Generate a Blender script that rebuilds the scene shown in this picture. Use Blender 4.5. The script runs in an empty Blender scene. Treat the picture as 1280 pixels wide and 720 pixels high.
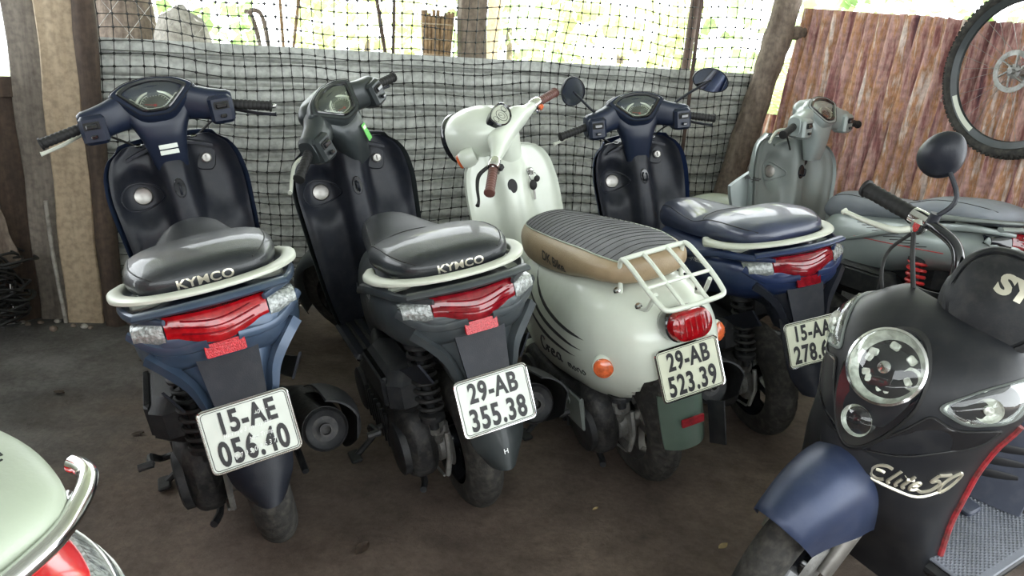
import bpy, bmesh, math, random
import numpy as np
from math import sin, cos, pi, radians
from mathutils import Vector, Matrix
from mathutils.bvhtree import BVHTree
random.seed(7); np.random.seed(7)
SC = bpy.context.scene

# ------------------------------------------------------------------ camera
F_PX = 978.67; PITCH = radians(16.945); ROLL = radians(3.382); CAM_H = 1.2735
cam_d = bpy.data.cameras.new('camera'); cam = bpy.data.objects.new('camera', cam_d)
SC.collection.objects.link(cam); SC.camera = cam
cam_d.sensor_width = 36; cam_d.lens = 36*F_PX/1280; cam_d.clip_start = .02
cam.location = (0, 0, CAM_H)
cam.rotation_euler = (Matrix.Rotation(pi/2-PITCH, 3, 'X') @ Matrix.Rotation(ROLL, 3, 'Z')).to_euler()

# ------------------------------------------------------------------ light
SC.view_settings.view_transform = 'Standard'; SC.view_settings.look = 'None'
SC.view_settings.gamma = 1; SC.view_settings.use_curve_mapping = False
SC.view_settings.exposure = 0.72
w = bpy.data.worlds.new('sky'); SC.world = w; w.use_nodes = True
bg = w.node_tree.nodes['Background']; bg.inputs[0].default_value = (.93, .98, 1.0, 1); bg.inputs[1].default_value = 4.0
sl = bpy.data.lights.new('sun', 'SUN'); sl.energy = 9; sl.angle = radians(1.5); sl.color = (1, .95, .85)
so = bpy.data.objects.new('sun', sl); SC.collection.objects.link(so)
so.rotation_euler = Vector((-.35, .35, -.87)).to_track_quat('-Z', 'Y').to_euler()

# ------------------------------------------------------------------ materials
def mat(name, col, rough=.5, metal=0., var=.15, scale=8., bump=0., bscale=60., coat=0., col2=None, dust=0., trans=0., spec=.5, emit=None, alpha=1.):
    m = bpy.data.materials.new(name); m.use_nodes = True; nt = m.node_tree; N = nt.nodes; L = nt.links
    b = N['Principled BSDF']; b.inputs['Roughness'].default_value = rough; b.inputs['Metallic'].default_value = metal
    b.inputs['Coat Weight'].default_value = coat; b.inputs['Coat Roughness'].default_value = .08
    b.inputs['Transmission Weight'].default_value = trans; b.inputs['Specular IOR Level'].default_value = spec
    b.inputs['Alpha'].default_value = alpha
    tc = N.new('ShaderNodeTexCoord'); n = N.new('ShaderNodeTexNoise'); n.inputs['Scale'].default_value = scale
    n.inputs['Detail'].default_value = 6; L.new(tc.outputs['Object'], n.inputs['Vector'])
    r = N.new('ShaderNodeValToRGB'); c2 = col2 or tuple(max(0, c*(1-var)) for c in col)
    c1 = col if col2 else tuple(min(1, c*(1+var)) for c in col)
    r.color_ramp.elements[0].position = .35; r.color_ramp.elements[1].position = .65
    r.color_ramp.elements[0].color = (*c2, 1); r.color_ramp.elements[1].color = (*c1, 1)
    L.new(n.outputs['Fac'], r.inputs['Fac']); out = r.outputs['Color']
    if dust:
        n2 = N.new('ShaderNodeTexNoise'); n2.inputs['Scale'].default_value = scale*4; n2.inputs['Detail'].default_value = 8
        L.new(tc.outputs['Object'], n2.inputs['Vector'])
        mr = N.new('ShaderNodeMapRange'); mr.inputs[1].default_value = .45; mr.inputs[2].default_value = .8; mr.inputs[4].default_value = dust
        L.new(n2.outputs['Fac'], mr.inputs[0])
        mx = N.new('ShaderNodeMix'); mx.data_type = 'RGBA'; mx.inputs[7].default_value = (.22, .2, .17, 1)
        L.new(mr.outputs[0], mx.inputs[0]); L.new(out, mx.inputs[6]); out = mx.outputs[2]
        ad = N.new('ShaderNodeMath'); ad.operation = 'ADD'; ad.inputs[1].default_value = rough
        L.new(mr.outputs[0], ad.inputs[0]); L.new(ad.outputs[0], b.inputs['Roughness'])
    L.new(out, b.inputs['Base Color'])
    if bump:
        n3 = N.new('ShaderNodeTexNoise'); n3.inputs['Scale'].default_value = bscale; n3.inputs['Detail'].default_value = 5
        L.new(tc.outputs['Object'], n3.inputs['Vector'])
        bp = N.new('ShaderNodeBump'); bp.inputs['Strength'].default_value = bump; bp.inputs['Distance'].default_value = .01
        L.new(n3.outputs['Fac'], bp.inputs['Height']); L.new(bp.outputs[0], b.inputs['Normal'])
    if emit:
        b.inputs['Emission Color'].default_value = (*emit[0], 1); b.inputs['Emission Strength'].default_value = emit[1]
    return m
M = {}
M['navy'] = mat('navy_paint', (.020, .032, .066), .36, .25, .2, 5, coat=.2, dust=.05, spec=.3)
M['navydark'] = mat('black_navy_plastic', (.009, .014, .030), .36, 0, .2, 5, bump=.03, bscale=400, spec=.4)
M['greyp'] = mat('grey_paint', (.030, .036, .038), .38, .25, .2, 5, coat=.2, dust=.05, spec=.3)
M['bluep'] = mat('blue_paint', (.014, .028, .085), .3, .3, .2, 5, coat=.3, dust=.05)
M['tail_blue'] = mat('slate_blue_paint', (.040, .062, .100), .33, .35, .2, 5, coat=.3, dust=.12, spec=.3)
M['tail_grey'] = mat('dark_grey_paint', (.045, .053, .058), .36, .3, .2, 5, coat=.2, dust=.12, spec=.3)
M['white'] = mat('white_paint', (.60, .64, .56), .28, 0, .06, 5, coat=.4, dust=.12)
M['silver'] = mat('silver_paint', (.30, .34, .33), .34, .25, .1, 5, coat=.3, dust=.15)
M['silver_dark'] = mat('grey_green_plastic', (.16, .18, .17), .42, .1, .12, 5, dust=.2)
M['red'] = mat('red_paint', (.62, .01, .012), .22, 0, .1, 5, coat=.6)
M['black'] = mat('black_plastic', (.010, .012, .018), .40, 0, .25, 9, bump=.06, bscale=400, dust=.04, spec=.3)
M['blackm'] = mat('matt_black', (.012, .013, .015), .52, 0, .3, 9, bump=.1, bscale=300, dust=.1, spec=.3)
M['gloss'] = mat('gloss_black', (.01, .011, .014), .12, 0, .2, 5, coat=.6)
M['eblack'] = mat('satin_black_body', (.012, .013, .016), .42, 0, .2, 6, bump=.03, bscale=500, dust=.05, spec=.3)
M['eblue'] = mat('satin_blue_black', (.030, .042, .085), .38, .2, .2, 6, bump=.03, bscale=500, dust=.08, spec=.3)
M['leather'] = mat('black_leatherette', (.016, .019, .022), .36, 0, .2, 6, coat=.35, bump=.18, bscale=350, dust=.04, spec=.3)
M['leather_blue'] = mat('blue_black_leatherette', (.026, .034, .070), .34, 0, .2, 6, coat=.5, bump=.15, bscale=350)
M['leather_grey'] = mat('dusty_grey_vinyl', (.22, .24, .27), .5, 0, .15, 6, bump=.12, bscale=300, dust=.2)
M['tan'] = mat('tan_vinyl', (.36, .27, .165), .42, 0, .15, 7, bump=.1, bscale=200, col2=(.27, .2, .12))
M['quilt'] = mat('grey_quilted_fabric', (.13, .13, .14), .8, 0, .2, 10, bump=.25, bscale=500)
M['cream'] = mat('cream_vinyl', (.34, .385, .30), .40, 0, .08, 7, bump=.08, bscale=200)
M['rail'] = mat('pale_silver_rail', (.52, .54, .46), .42, .1, .08, 8)
M['chrome'] = mat('chrome', (.75, .75, .75), .12, 1, .05)
M['steel'] = mat('dull_steel', (.35, .34, .32), .38, .9, .2, 20, dust=.3)
M['alu'] = mat('cast_aluminium', (.28, .28, .27), .45, .7, .25, 20, bump=.2, bscale=120, dust=.5)
M['engine'] = mat('oily_black_casing', (.022, .022, .023), .5, .2, .4, 15, bump=.2, bscale=100, dust=.2, spec=.3)
M['tyre'] = mat('dusty_rubber', (.03, .029, .027), .85, 0, .3, 12, bump=.2, bscale=150, dust=.25, spec=.3)
M['rubber'] = mat('black_rubber', (.015, .015, .015), .6, 0, .2, 12, bump=.1, bscale=300, spec=.3)
M['brown'] = mat('brown_rubber', (.13, .055, .045), .5, 0, .2, 12)
M['redlens'] = mat('red_lens', (.27, .004, .007), .12, 0, .25, 60, coat=.5, bump=.12, bscale=60)
M['darkred'] = mat('dark_red_lens', (.17, .005, .010), .12, 0, .3, 60, coat=.5)
M['reflector'] = mat('red_reflector', (.42, .012, .02), .25, 0, .2, 250, coat=.4, bump=.4, bscale=300)
M['clear'] = mat('clear_lens', (.26, .28, .27), .12, .35, .3, 120, coat=.6, bump=.6, bscale=90)
M['amber'] = mat('amber_lens', (.55, .11, .035), .18, 0, .3, 60, coat=.5)
def glassmat():
    m = bpy.data.materials.new('clear_glass'); m.use_nodes = True; nt = m.node_tree; N = nt.nodes; L = nt.links; N.remove(N['Principled BSDF'])
    t = N.new('ShaderNodeBsdfTransparent'); t.inputs[0].default_value = (.93, .95, .94, 1); g_ = N.new('ShaderNodeBsdfGlossy'); g_.inputs['Roughness'].default_value = .04
    f = N.new('ShaderNodeLayerWeight'); f.inputs[0].default_value = .25; q = N.new('ShaderNodeMath'); q.operation = 'MULTIPLY_ADD'; q.inputs[1].default_value = .45; q.inputs[2].default_value = .05; L.new(f.outputs['Facing'], q.inputs[0]); x = N.new('ShaderNodeMixShader'); L.new(q.outputs[0], x.inputs[0]); L.new(t.outputs[0], x.inputs[1]); L.new(g_.outputs[0], x.inputs[2]); L.new(x.outputs[0], N['Material Output'].inputs[0]); return m
M['glass'] = glassmat()
M['reflbowl'] = mat('headlight_reflector', (.66, .69, .62), .24, .35, .25, 60, bump=1., bscale=28)
M['mirror'] = mat('mirror_glass', (.8, .82, .84), .02, 1, 0)
M['plate'] = mat('plate_white', (.62, .66, .60), .35, 0, .06, 20, dust=.1)
M['platey'] = mat('plate_yellowish', (.62, .64, .50), .35, 0, .06, 20, dust=.1)
M['ink'] = mat('black_ink', (.015, .015, .017), .5)
M['whiteink'] = mat('white_ink', (.8, .82, .8), .5)
M['gold'] = mat('champagne_emblem', (.55, .52, .42), .3, .6)
M['gauge'] = mat('gauge_dark', (.05, .055, .05), .25, 0, .4, 60)
M['gaugeg'] = mat('gauge_green_face', (.10, .16, .09), .25, 0, .3, 60)
M['gaugel'] = mat('gauge_silver', (.5, .52, .45), .3, .3)
M['green'] = mat('green_sticker', (.10, .45, .07), .5, 0, .1)
M['greensmoke'] = mat('smoky_green_plastic', (.07, .10, .08), .3, 0, .1, coat=.3)
M['spring'] = mat('red_spring', (.5, .03, .03), .35, 0, .15)
M['trimred'] = mat('worn_red_trim', (.36, .015, .025), .5, 0, .1, 40, col2=(.12, .02, .02), dust=.3)
M['mat'] = mat('grey_rubber_mat', (.11, .12, .145), .45, 0, .2, 10, dust=.1)
M['ventblue'] = mat('blue_grey_panel', (.045, .052, .075), .5, 0, .15, 10, dust=.1, spec=.3)

# ------------------------------------------------------------------ mesh toolkit
def pch(keys, t):
    K = np.array(keys, float); x = K[:, 0]; o = np.argsort(x); K = K[o]; x = K[:, 0]; Y = K[:, 1:]
    h = np.diff(x)[:, None]; d = np.diff(Y, axis=0)/h; m = np.zeros_like(Y)
    for i in range(1, len(x)-1):
        a, b = d[i-1], d[i]; s = (a*b > 0)
        m[i] = np.where(s, 2*a*b/np.where(s, a+b, 1), 0)
    m[0] = d[0]; m[-1] = d[-1]
    t = np.clip(np.atleast_1d(t), x[0], x[-1]); j = np.clip(np.searchsorted(x, t)-1, 0, len(x)-2)
    hh = h[j]; u = ((t-x[j])/h[j, 0])[:, None]
    return (Y[j]*(1+2*u)*(1-u)**2+hh*m[j]*u*(1-u)**2+Y[j+1]*u*u*(3-2*u)+hh*m[j+1]*u*u*(u-1))
def smooth(pts, n=6):
    P = [Vector(p) for p in pts]; out = []
    if len(P) < 3: return P
    for i in range(len(P)-1):
        a = P[max(i-1, 0)]; b = P[i]; c = P[i+1]; d = P[min(i+2, len(P)-1)]
        for k in range(n):
            t = k/n; out.append(.5*((2*b)+(c-a)*t+(2*a-5*b+4*c-d)*t*t+(3*b-a-3*c+d)*t**3))
    out.append(P[-1]); return out
def frame(tan, up=Vector((0, 0, 1))):
    t = tan.normalized(); s = t.cross(up)
    if s.length < 1e-4: s = t.cross(Vector((1, 0, 0)))
    s.normalize(); return t, s, s.cross(t)
def plane_M(o, right, up):
    r = Vector(right).normalized(); u = Vector(up); u = (u-r*u.dot(r)).normalized(); n = r.cross(u)
    m = Matrix.Identity(4)
    for i in range(3): m[i][0] = r[i]; m[i][1] = u[i]; m[i][2] = n[i]; m[i][3] = o[i]
    return m
class MB:
    def __init__(s): s.v = []; s.f = []
    def add(s, V, Fc, T=None):
        o = len(s.v)
        s.v += [tuple(T @ Vector(p)) if T is not None else tuple(p) for p in V]; s.f += [tuple(i+o for i in f) for f in Fc]; return s
    def loft(s, rings, cap=True, T=None, closed=True):
        n = len(rings[0]); V = [p for r in rings for p in r]; Fc = []
        for i in range(len(rings)-1):
            for j in range(n if closed else n-1):
                k = (j+1) % n; Fc.append((i*n+j, i*n+k, (i+1)*n+k, (i+1)*n+j))
        if cap:
            Fc.append(tuple(range(n-1, -1, -1))); Fc.append(tuple((len(rings)-1)*n+j for j in range(n)))
        return s.add(V, Fc, T)
    def grid(s, fn, nu, nv, T=None):
        V = [fn(i/nu, j/nv) for i in range(nu+1) for j in range(nv+1)]
        Fc = [(i*(nv+1)+j, (i+1)*(nv+1)+j, (i+1)*(nv+1)+j+1, i*(nv+1)+j+1) for i in range(nu) for j in range(nv)]
        return s.add(V, Fc, T)
    def shell(s, fn, nu, nv, off, T=None):
        """closed slab between fn(u,v) and fn(u,v)+off(u,v)"""
        A = [[Vector(fn(i/nu, j/nv)) for j in range(nv+1)] for i in range(nu+1)]
        B = [[A[i][j]+Vector(off(i/nu, j/nv) if callable(off) else off) for j in range(nv+1)] for i in range(nu+1)]
        rings = [A[i]+B[i][::-1] for i in range(nu+1)]
        return s.loft(rings, False, T).add([p for r in (A[0], B[0]) for p in r], [(j, j+1, nv+2+j, nv+1+j) for j in range(nv)], T).add(
            [p for r in (A[-1], B[-1]) for p in r], [(j, nv+1+j, nv+2+j, j+1) for j in range(nv)], T)
    def tube(s, pts, r, n=8, T=None, cap=True, sm=0):
        P = smooth(pts, sm) if sm else [Vector(p) for p in pts]
        R = r if isinstance(r, (list, tuple)) else [r]*len(P)
        if len(R) != len(P): R = list(np.interp(np.linspace(0, 1, len(P)), np.linspace(0, 1, len(R)), R))
        up = Vector((0, 0, 1)); rings = []; prev = None
        for i, p in enumerate(P):
            t = (P[min(i+1, len(P)-1)]-P[max(i-1, 0)])
            if t.length < 1e-9: t = Vector((0, 0, 1))
            t.normalize()
            if prev is None: _, a, b = frame(t)
            else:
                a = prev-t*prev.dot(t)
                if a.length < 1e-5: _, a, b = frame(t)
                a.normalize(); b = a.cross(t)
            prev = a
            rings.append([p+(a*cos(2*pi*k/n)+b*sin(2*pi*k/n))*R[i] for k in range(n)])
        return s.loft(rings, cap, T)
    def sweep(s, pts, sec, T=None, up=(0, 0, 1), sm=0, taper=None, cap=True):
        P = smooth(pts, sm) if sm else [Vector(p) for p in pts]; rings = []; up = Vector(up)
        for i, p in enumerate(P):
            t = P[min(i+1, len(P)-1)]-P[max(i-1, 0)]; _, a, b = frame(t, up)
            k = taper(i/(len(P)-1)) if taper else 1
            kx, ky = k if isinstance(k, tuple) else (k, k)
            rings.append([p+a*q[0]*kx+b*q[1]*ky for q in sec])
        return s.loft(rings, cap, T)
    def lathe(s, prof, n=24, T=None, closed=False, cap=True):
        """prof (radius, height) about local z"""
        rings = []
        for r, h in prof: rings.append([(r*cos(2*pi*k/n), r*sin(2*pi*k/n), h) for k in range(n)])
        if closed: rings.append(rings[0])
        return s.loft(rings, cap and not closed, T)
    def box(s, c, d, T=None, b=.0, R=None):
        x, y, z = d[0]/2, d[1]/2, d[2]/2; b = b or min(x, y, z)*.25; b = min(b, x*.9, y*.9, z*.9)
        def ring(h, i):
            X = x-i; Y = y-i; return [(X-b, -Y, h), (X, -Y+b, h), (X, Y-b, h), (X-b, Y, h), (-X+b, Y, h), (-X, Y-b, h), (-X, -Y+b, h), (-X+b, -Y, h)]
        b2 = b; rings = [ring(-z, b2*.8), ring(-z+b2, 0), ring(z-b2, 0), ring(z, b2*.8)]
        mt = Matrix.Translation(c)
        if R is not None: mt = mt @ R.to_4x4()
        return s.loft(rings, True, (T @ mt) if T is not None else mt)
    def prism(s, out, T, depth, bev=.003):
        """outline in local xy extruded along +z with a bevelled front"""
        cx = sum(p[0] for p in out)/len(out); cy = sum(p[1] for p in out)/len(out)
        def sc(k, h): return [(cx+(p[0]-cx)*k, cy+(p[1]-cy)*k, h) for p in out]
        R = max(math.hypot(p[0]-cx, p[1]-cy) for p in out); k = 1-bev/R
        return s.loft([sc(k, 0), sc(1, min(bev, depth/3)), sc(1, depth-min(bev, depth/3)), sc(k, depth)], True, T)
    def ball(s, c, r, n=12, T=None):
        rx, ry, rz = r if isinstance(r, (tuple, list)) else (r, r, r)
        rings = [[(c[0]+rx*sin(a)*cos(2*pi*k/n), c[1]+ry*sin(a)*sin(2*pi*k/n), c[2]+rz*cos(a)) for k in range(n)] for a in np.linspace(.12, pi-.12, n//2+2)]
        return s.loft(rings, True, T)
    def bvh(s): return BVHTree.FromPolygons([Vector(p) for p in s.v], s.f)
    def build(s, name, m, parent=None, angle=38, mtx=None, fix=True):
        me = bpy.data.meshes.new(name); me.from_pydata([tuple(p) for p in s.v], [], s.f)
        if fix:
            bm = bmesh.new(); bm.from_mesh(me); bmesh.ops.remove_doubles(bm, verts=bm.verts, dist=1e-6)
            bmesh.ops.recalc_face_normals(bm, faces=bm.faces); bm.to_mesh(me); bm.free()
        me.materials.append(M[m] if isinstance(m, str) else m)
        me.polygons.foreach_set('use_smooth', [True]*len(me.polygons)); me.set_sharp_from_angle(angle=radians(angle))
        o = bpy.data.objects.new(name, me); SC.collection.objects.link(o); o.parent = parent
        if mtx is not None: o.matrix_local = mtx
        return o
def thing(name, label, cat, loc=(0, 0, 0), rot=(0, 0, 0), group=None):
    o = bpy.data.objects.new(name, None); SC.collection.objects.link(o); o.location = loc; o.rotation_euler = rot
    o.empty_display_size = .1; o['label'] = label; o['category'] = cat
    if group: o['group'] = group
    return o
def tag(o, label, cat, group=None):
    o['label'] = label; o['category'] = cat
    if group: o['group'] = group
    return o
def sq(a, e):
    return math.copysign(abs(a)**(2/e), a)
def xloft(keys, nr=36, ns=28, T=None, flat_top=0):
    """keys (x, half width, z top, z bottom, exponent) -> MB of rings along x"""
    K = sorted(keys); t = np.linspace(0, 1, nr); t = (1-np.cos(t*pi))/2*.6+t*.4
    X = K[0][0]+(K[-1][0]-K[0][0])*t; V = pch(K, X); mb = MB(); rings = []
    for x, (w, zt, zb, e) in zip(X, V):
        zc = (zt+zb)/2; h = (zt-zb)/2
        rings.append([(x, w*sq(cos(a), e), zc+h*sq(sin(a), e)) for a in np.linspace(0, 2*pi, ns, endpoint=False)])
    return mb.loft(rings, True, T)
def zloft(keys, nr=24, ns=28, T=None, e=2.6):
    """keys (z, x centre, half x, half y[, exponent])"""
    K = sorted(keys); Z = np.linspace(K[0][0], K[-1][0], nr); V = pch(K, Z); rings = []
    for z, q in zip(Z, V):
        ee = q[3] if len(q) > 3 else e
        rings.append([(q[0]+q[1]*sq(cos(a), ee), q[2]*sq(sin(a), ee), z) for a in np.linspace(0, 2*pi, ns, endpoint=False)])
    return MB().loft(rings, True, T)
def yloft(keys, nr=24, ns=20, T=None, e=3.):
    """keys (y, x centre, z centre, half x, half z)"""
    K = sorted(keys); Y = np.linspace(K[0][0], K[-1][0], nr); V = pch(K, Y); rings = []
    for y, q in zip(Y, V):
        rings.append([(q[0]+q[2]*sq(cos(a), e), y, q[1]+q[3]*sq(sin(a), e)) for a in np.linspace(0, 2*pi, ns, endpoint=False)])
    return MB().loft(rings, True, T)
def text2d(s, size, bold=0., xs=1., shear=0., sp=1.):
    c = bpy.data.curves.new('t', 'FONT'); c.body = s; c.size = size; c.offset = bold; c.align_x = 'CENTER'; c.align_y = 'CENTER'; c.shear = shear; c.space_character = sp; c.resolution_u = 4
    o = bpy.data.objects.new('t', c); me = bpy.data.meshes.new_from_object(o)
    bm = bmesh.new(); bm.from_mesh(me); bmesh.ops.triangulate(bm, faces=bm.faces)
    for _ in range(2):
        L = [e for e in bm.edges if e.calc_length() > size*.3]
        if L: bmesh.ops.subdivide_edges(bm, edges=L, cuts=1)
        bmesh.ops.triangulate(bm, faces=bm.faces)
    V = [(v.co.x*xs, v.co.y, 0) for v in bm.verts]; Fc = [tuple(v.index for v in f.verts) for f in bm.faces]
    bm.free(); bpy.data.objects.remove(o); bpy.data.curves.remove(c); bpy.data.meshes.remove(me)
    return V, Fc
def onto(bv, p, n, lift):
    h = bv.ray_cast(p+n*.12, -n, .3)
    return (h[0]+n*lift) if h[0] is not None else p
def decal_text(name, target, s, size, o, right, up, m, parent, bold=0., xs=1., shear=0., lift=.002, mtx=None, sp=1.):
    T = plane_M(o, right, up); n = Vector((T[0][2], T[1][2], T[2][2])); V, Fc = text2d(s, size, bold, xs, shear, sp)
    P = [T @ Vector(p) for p in V]
    if target is not None:
        bv = target.bvh(); P = [onto(bv, p, n, lift) for p in P]
    mb = MB(); mb.add(P, Fc); return mb.build(name, m, parent, mtx=mtx, fix=False)
def decal_strokes(name, target, paths, o, right, up, m, parent, w=.003, lift=.0005, sm=4, mtx=None, scale=1.):
    T = plane_M(o, right, up); n = Vector((T[0][2], T[1][2], T[2][2])); mb = MB(); bv = target.bvh() if target is not None else None
    for p in paths:
        pts = [Vector((a*scale, b*scale, 0)) for a, b in p]; pts = smooth(pts, sm) if sm else pts
        P = [T @ q for q in pts]
        if bv: P = [onto(bv, q, n, lift) for q in P]
        else: P = [q+n*lift for q in P]
        mb.tube(P, w/2, 5)
    return mb.build(name, m, parent, mtx=mtx)
def ngon(n, rx, ry=None, a0=0): ry = ry or rx; return [(rx*cos(a0+2*pi*k/n), ry*sin(a0+2*pi*k/n)) for k in range(n)]
def rrect(w, h, r, n=4):
    out = []
    for cx, cy, a in ((w/2-r, h/2-r, 0), (-w/2+r, h/2-r, pi/2), (-w/2+r, -h/2+r, pi), (w/2-r, -h/2+r, 1.5*pi)):
        for k in range(n+1): out.append((cx+r*cos(a+pi/2*k/n), cy+r*sin(a+pi/2*k/n)))
    return out
AX = lambda o, d: plane_M(o, *_perp(d))
def _perp(d):
    d = Vector(d).normalized(); a = d.cross(Vector((0, 0, 1)))
    if a.length < .01: a = d.cross(Vector((1, 0, 0)))
    a.normalize(); return a, d.cross(a)
def poly_clip_round(pts, n=5, k=.35):
    """rounds the corners of an outline"""
    out = []; N = len(pts)
    for i in range(N):
        p = Vector((*pts[i], 0)); a = Vector((*pts[i-1], 0)); b = Vector((*pts[(i+1) % N], 0))
        A = p.lerp(a, k); B = p.lerp(b, k)
        for j in range(n+1):
            t = j/n; q = A*(1-t)**2+p*2*t*(1-t)+B*t*t; out.append((q.x, q.y))
    return out

# ------------------------------------------------------------------ setting materials
def floor_mat():
    m = bpy.data.materials.new('dirty_concrete_floor'); m.use_nodes = True; nt = m.node_tree; N = nt.nodes; L = nt.links; b = N['Principled BSDF']
    tc = N.new('ShaderNodeTexCoord')
    def noise(s, d=8, r=.6):
        n = N.new('ShaderNodeTexNoise'); n.inputs['Scale'].default_value = s; n.inputs['Detail'].default_value = d; n.inputs['Roughness'].default_value = r
        L.new(tc.outputs['Object'], n.inputs['Vector']); return n.outputs['Fac']
    def ramp(f, *st):
        r = N.new('ShaderNodeValToRGB'); L.new(f, r.inputs['Fac']); e = r.color_ramp.elements
        e[0].position, e[0].color = st[0][0], (*st[0][1], 1); e[1].position, e[1].color = st[1][0], (*st[1][1], 1)
        for p, c in st[2:]:
            q = e.new(p); q.color = (*c, 1)
        return r.outputs['Color']
    def mix(a, c, f=1., bt='MULTIPLY'):
        x = N.new('ShaderNodeMix'); x.data_type = 'RGBA'; x.blend_type = bt; L.new(a, x.inputs[6]); L.new(c, x.inputs[7])
        if isinstance(f, float): x.inputs[0].default_value = f
        else: L.new(f, x.inputs[0])
        return x.outputs[2]
    base = ramp(noise(1.6), (.35, (.085, .062, .05)), (.62, (.15, .112, .088)))
    grey = ramp(noise(2.3), (.4, (.085, .08, .076)), (.6, (.16, .152, .148)))
    # the back left corner is bare grey cement, the rest is brown trodden dirt
    sx = N.new('ShaderNodeSeparateXYZ'); L.new(tc.outputs['Object'], sx.inputs[0])
    ma = N.new('ShaderNodeMath'); ma.operation = 'MULTIPLY_ADD'; ma.inputs[1].default_value = -1.6; ma.inputs[2].default_value = -2.3; L.new(sx.outputs['X'], ma.inputs[0])
    mb_ = N.new('ShaderNodeMath'); mb_.operation = 'MULTIPLY_ADD'; mb_.inputs[1].default_value = 1.2; L.new(noise(3.), mb_.inputs[0]); L.new(ma.outputs[0], mb_.inputs[2])
    cl = N.new('ShaderNodeClamp'); L.new(mb_.outputs[0], cl.inputs[0])
    c = mix(base, grey, cl.outputs[0], 'MIX')
    c = mix(c, ramp(noise(7, 10, .7), (.3, (.45, .43, .42)), (.55, (1, 1, 1)), (.8, (1.2, 1.2, 1.2))), .85)
    c = mix(c, ramp(noise(45, 6, .7), (.35, (.6, .6, .6)), (.6, (1.05, 1.05, 1.05))), .6)
    L.new(c, b.inputs['Base Color']); b.inputs['Roughness'].default_value = .8
    bp = N.new('ShaderNodeBump'); bp.inputs['Strength'].default_value = .5; bp.inputs['Distance'].default_value = .012; L.new(noise(30, 10, .7), bp.inputs['Height']); L.new(bp.outputs[0], b.inputs['Normal'])
    return m
def streak_mat(name, stops, sc=(1, 1, 1), scale=3., metal=.0, rough=.6, spots=None, bump=.3):
    """stretched noise colours with patches"""
    m = bpy.data.materials.new(name); m.use_nodes = True; nt = m.node_tree; N = nt.nodes; L = nt.links; b = N['Principled BSDF']
    tc = N.new('ShaderNodeTexCoord'); mp = N.new('ShaderNodeMapping'); mp.inputs['Scale'].default_value = sc; L.new(tc.outputs['Object'], mp.inputs[0])
    n = N.new('ShaderNodeTexNoise'); n.inputs['Scale'].default_value = scale; n.inputs['Detail'].default_value = 9; n.inputs['Roughness'].default_value = .65; L.new(mp.outputs[0], n.inputs['Vector'])
    r = N.new('ShaderNodeValToRGB'); L.new(n.outputs['Fac'], r.inputs['Fac']); e = r.color_ramp.elements
    e[0].position, e[0].color = stops[0][0], (*stops[0][1], 1); e[1].position, e[1].color = stops[1][0], (*stops[1][1], 1)
    for p, c in stops[2:]: q = e.new(p); q.color = (*c, 1)
    out = r.outputs[0]
    n2 = N.new('ShaderNodeTexNoise'); n2.inputs['Scale'].default_value = 40; n2.inputs['Detail'].default_value = 6; L.new(tc.outputs['Object'], n2.inputs['Vector'])
    mx = N.new('ShaderNodeMix'); mx.data_type = 'RGBA'; mx.blend_type = 'MULTIPLY'; mx.inputs[0].default_value = .7
    r2 = N.new('ShaderNodeValToRGB'); r2.color_ramp.elements[0].position = .35; r2.color_ramp.elements[0].color = (.55, .55, .55, 1); r2.color_ramp.elements[1].position = .6
    L.new(n2.outputs['Fac'], r2.inputs[0]); L.new(out, mx.inputs[6]); L.new(r2.outputs[0], mx.inputs[7]); out = mx.outputs[2]
    if spots:
        n3 = N.new('ShaderNodeTexNoise'); n3.inputs['Scale'].default_value = spots[2]; n3.inputs['Detail'].default_value = 5; L.new(tc.outputs['Object'], n3.inputs['Vector'])
        r3 = N.new('ShaderNodeValToRGB'); r3.color_ramp.elements[0].position = spots[1]; r3.color_ramp.elements[1].position = spots[1]+.06; r3.color_ramp.elements[0].color = (0, 0, 0, 1); r3.color_ramp.elements[1].color = (.85, .85, .85, 1)
        L.new(n3.outputs['Fac'], r3.inputs[0]); m3 = N.new('ShaderNodeMix'); m3.data_type = 'RGBA'; m3.inputs[7].default_value = (*spots[0], 1)
        L.new(r3.outputs[0], m3.inputs[0]); L.new(out, m3.inputs[6]); out = m3.outputs[2]
    L.new(out, b.inputs['Base Color']); b.inputs['Metallic'].default_value = metal; b.inputs['Roughness'].default_value = rough
    bp = N.new('ShaderNodeBump'); bp.inputs['Strength'].default_value = bump; bp.inputs['Distance'].default_value = .006; L.new(n2.outputs['Fac'], bp.inputs['Height']); L.new(bp.outputs[0], b.inputs['Normal'])
    return m
M['floor'] = floor_mat()
M['zinc'] = streak_mat('weathered_zinc_sheet', [(.3, (.34, .355, .32)), (.5, (.45, .465, .43)), (.7, (.55, .565, .52))], (1, 1, 1.2), 2.2, .1, .5, ((.22, .12, .065), .70, 3.5), .12)
M['rust'] = streak_mat('rusty_corrugated_sheet', [(.32, (.09, .04, .055)), (.42, (.33, .14, .13)), (.49, (.60, .38, .34)), (.55, (.50, .25, .11)), (.62, (.80, .68, .62))], (15, 15, 1.3), 1.1, .1, .7, ((.55, .5, .47), .72, 28), .6)
M['woodgrey'] = streak_mat('weathered_grey_wood', [(.3, (.10, .085, .07)), (.7, (.23, .20, .165))], (6, 6, .6), 4, 0, .85)
M['woodtan'] = streak_mat('pale_tan_wood', [(.3, (.29, .22, .14)), (.7, (.43, .34, .23))], (5, 5, .5), 3, 0, .7, ((.16, .11, .07), .74, 9))
M['wooddark'] = streak_mat('dark_brown_wood', [(.3, (.03, .02, .014)), (.7, (.09, .06, .042))], (6, 6, .7), 4, 0, .85)
M['bark'] = streak_mat('rough_bark', [(.3, (.09, .065, .05)), (.7, (.25, .20, .16))], (5, 5, 1), 5, 0, .9, bump=.7)
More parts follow.
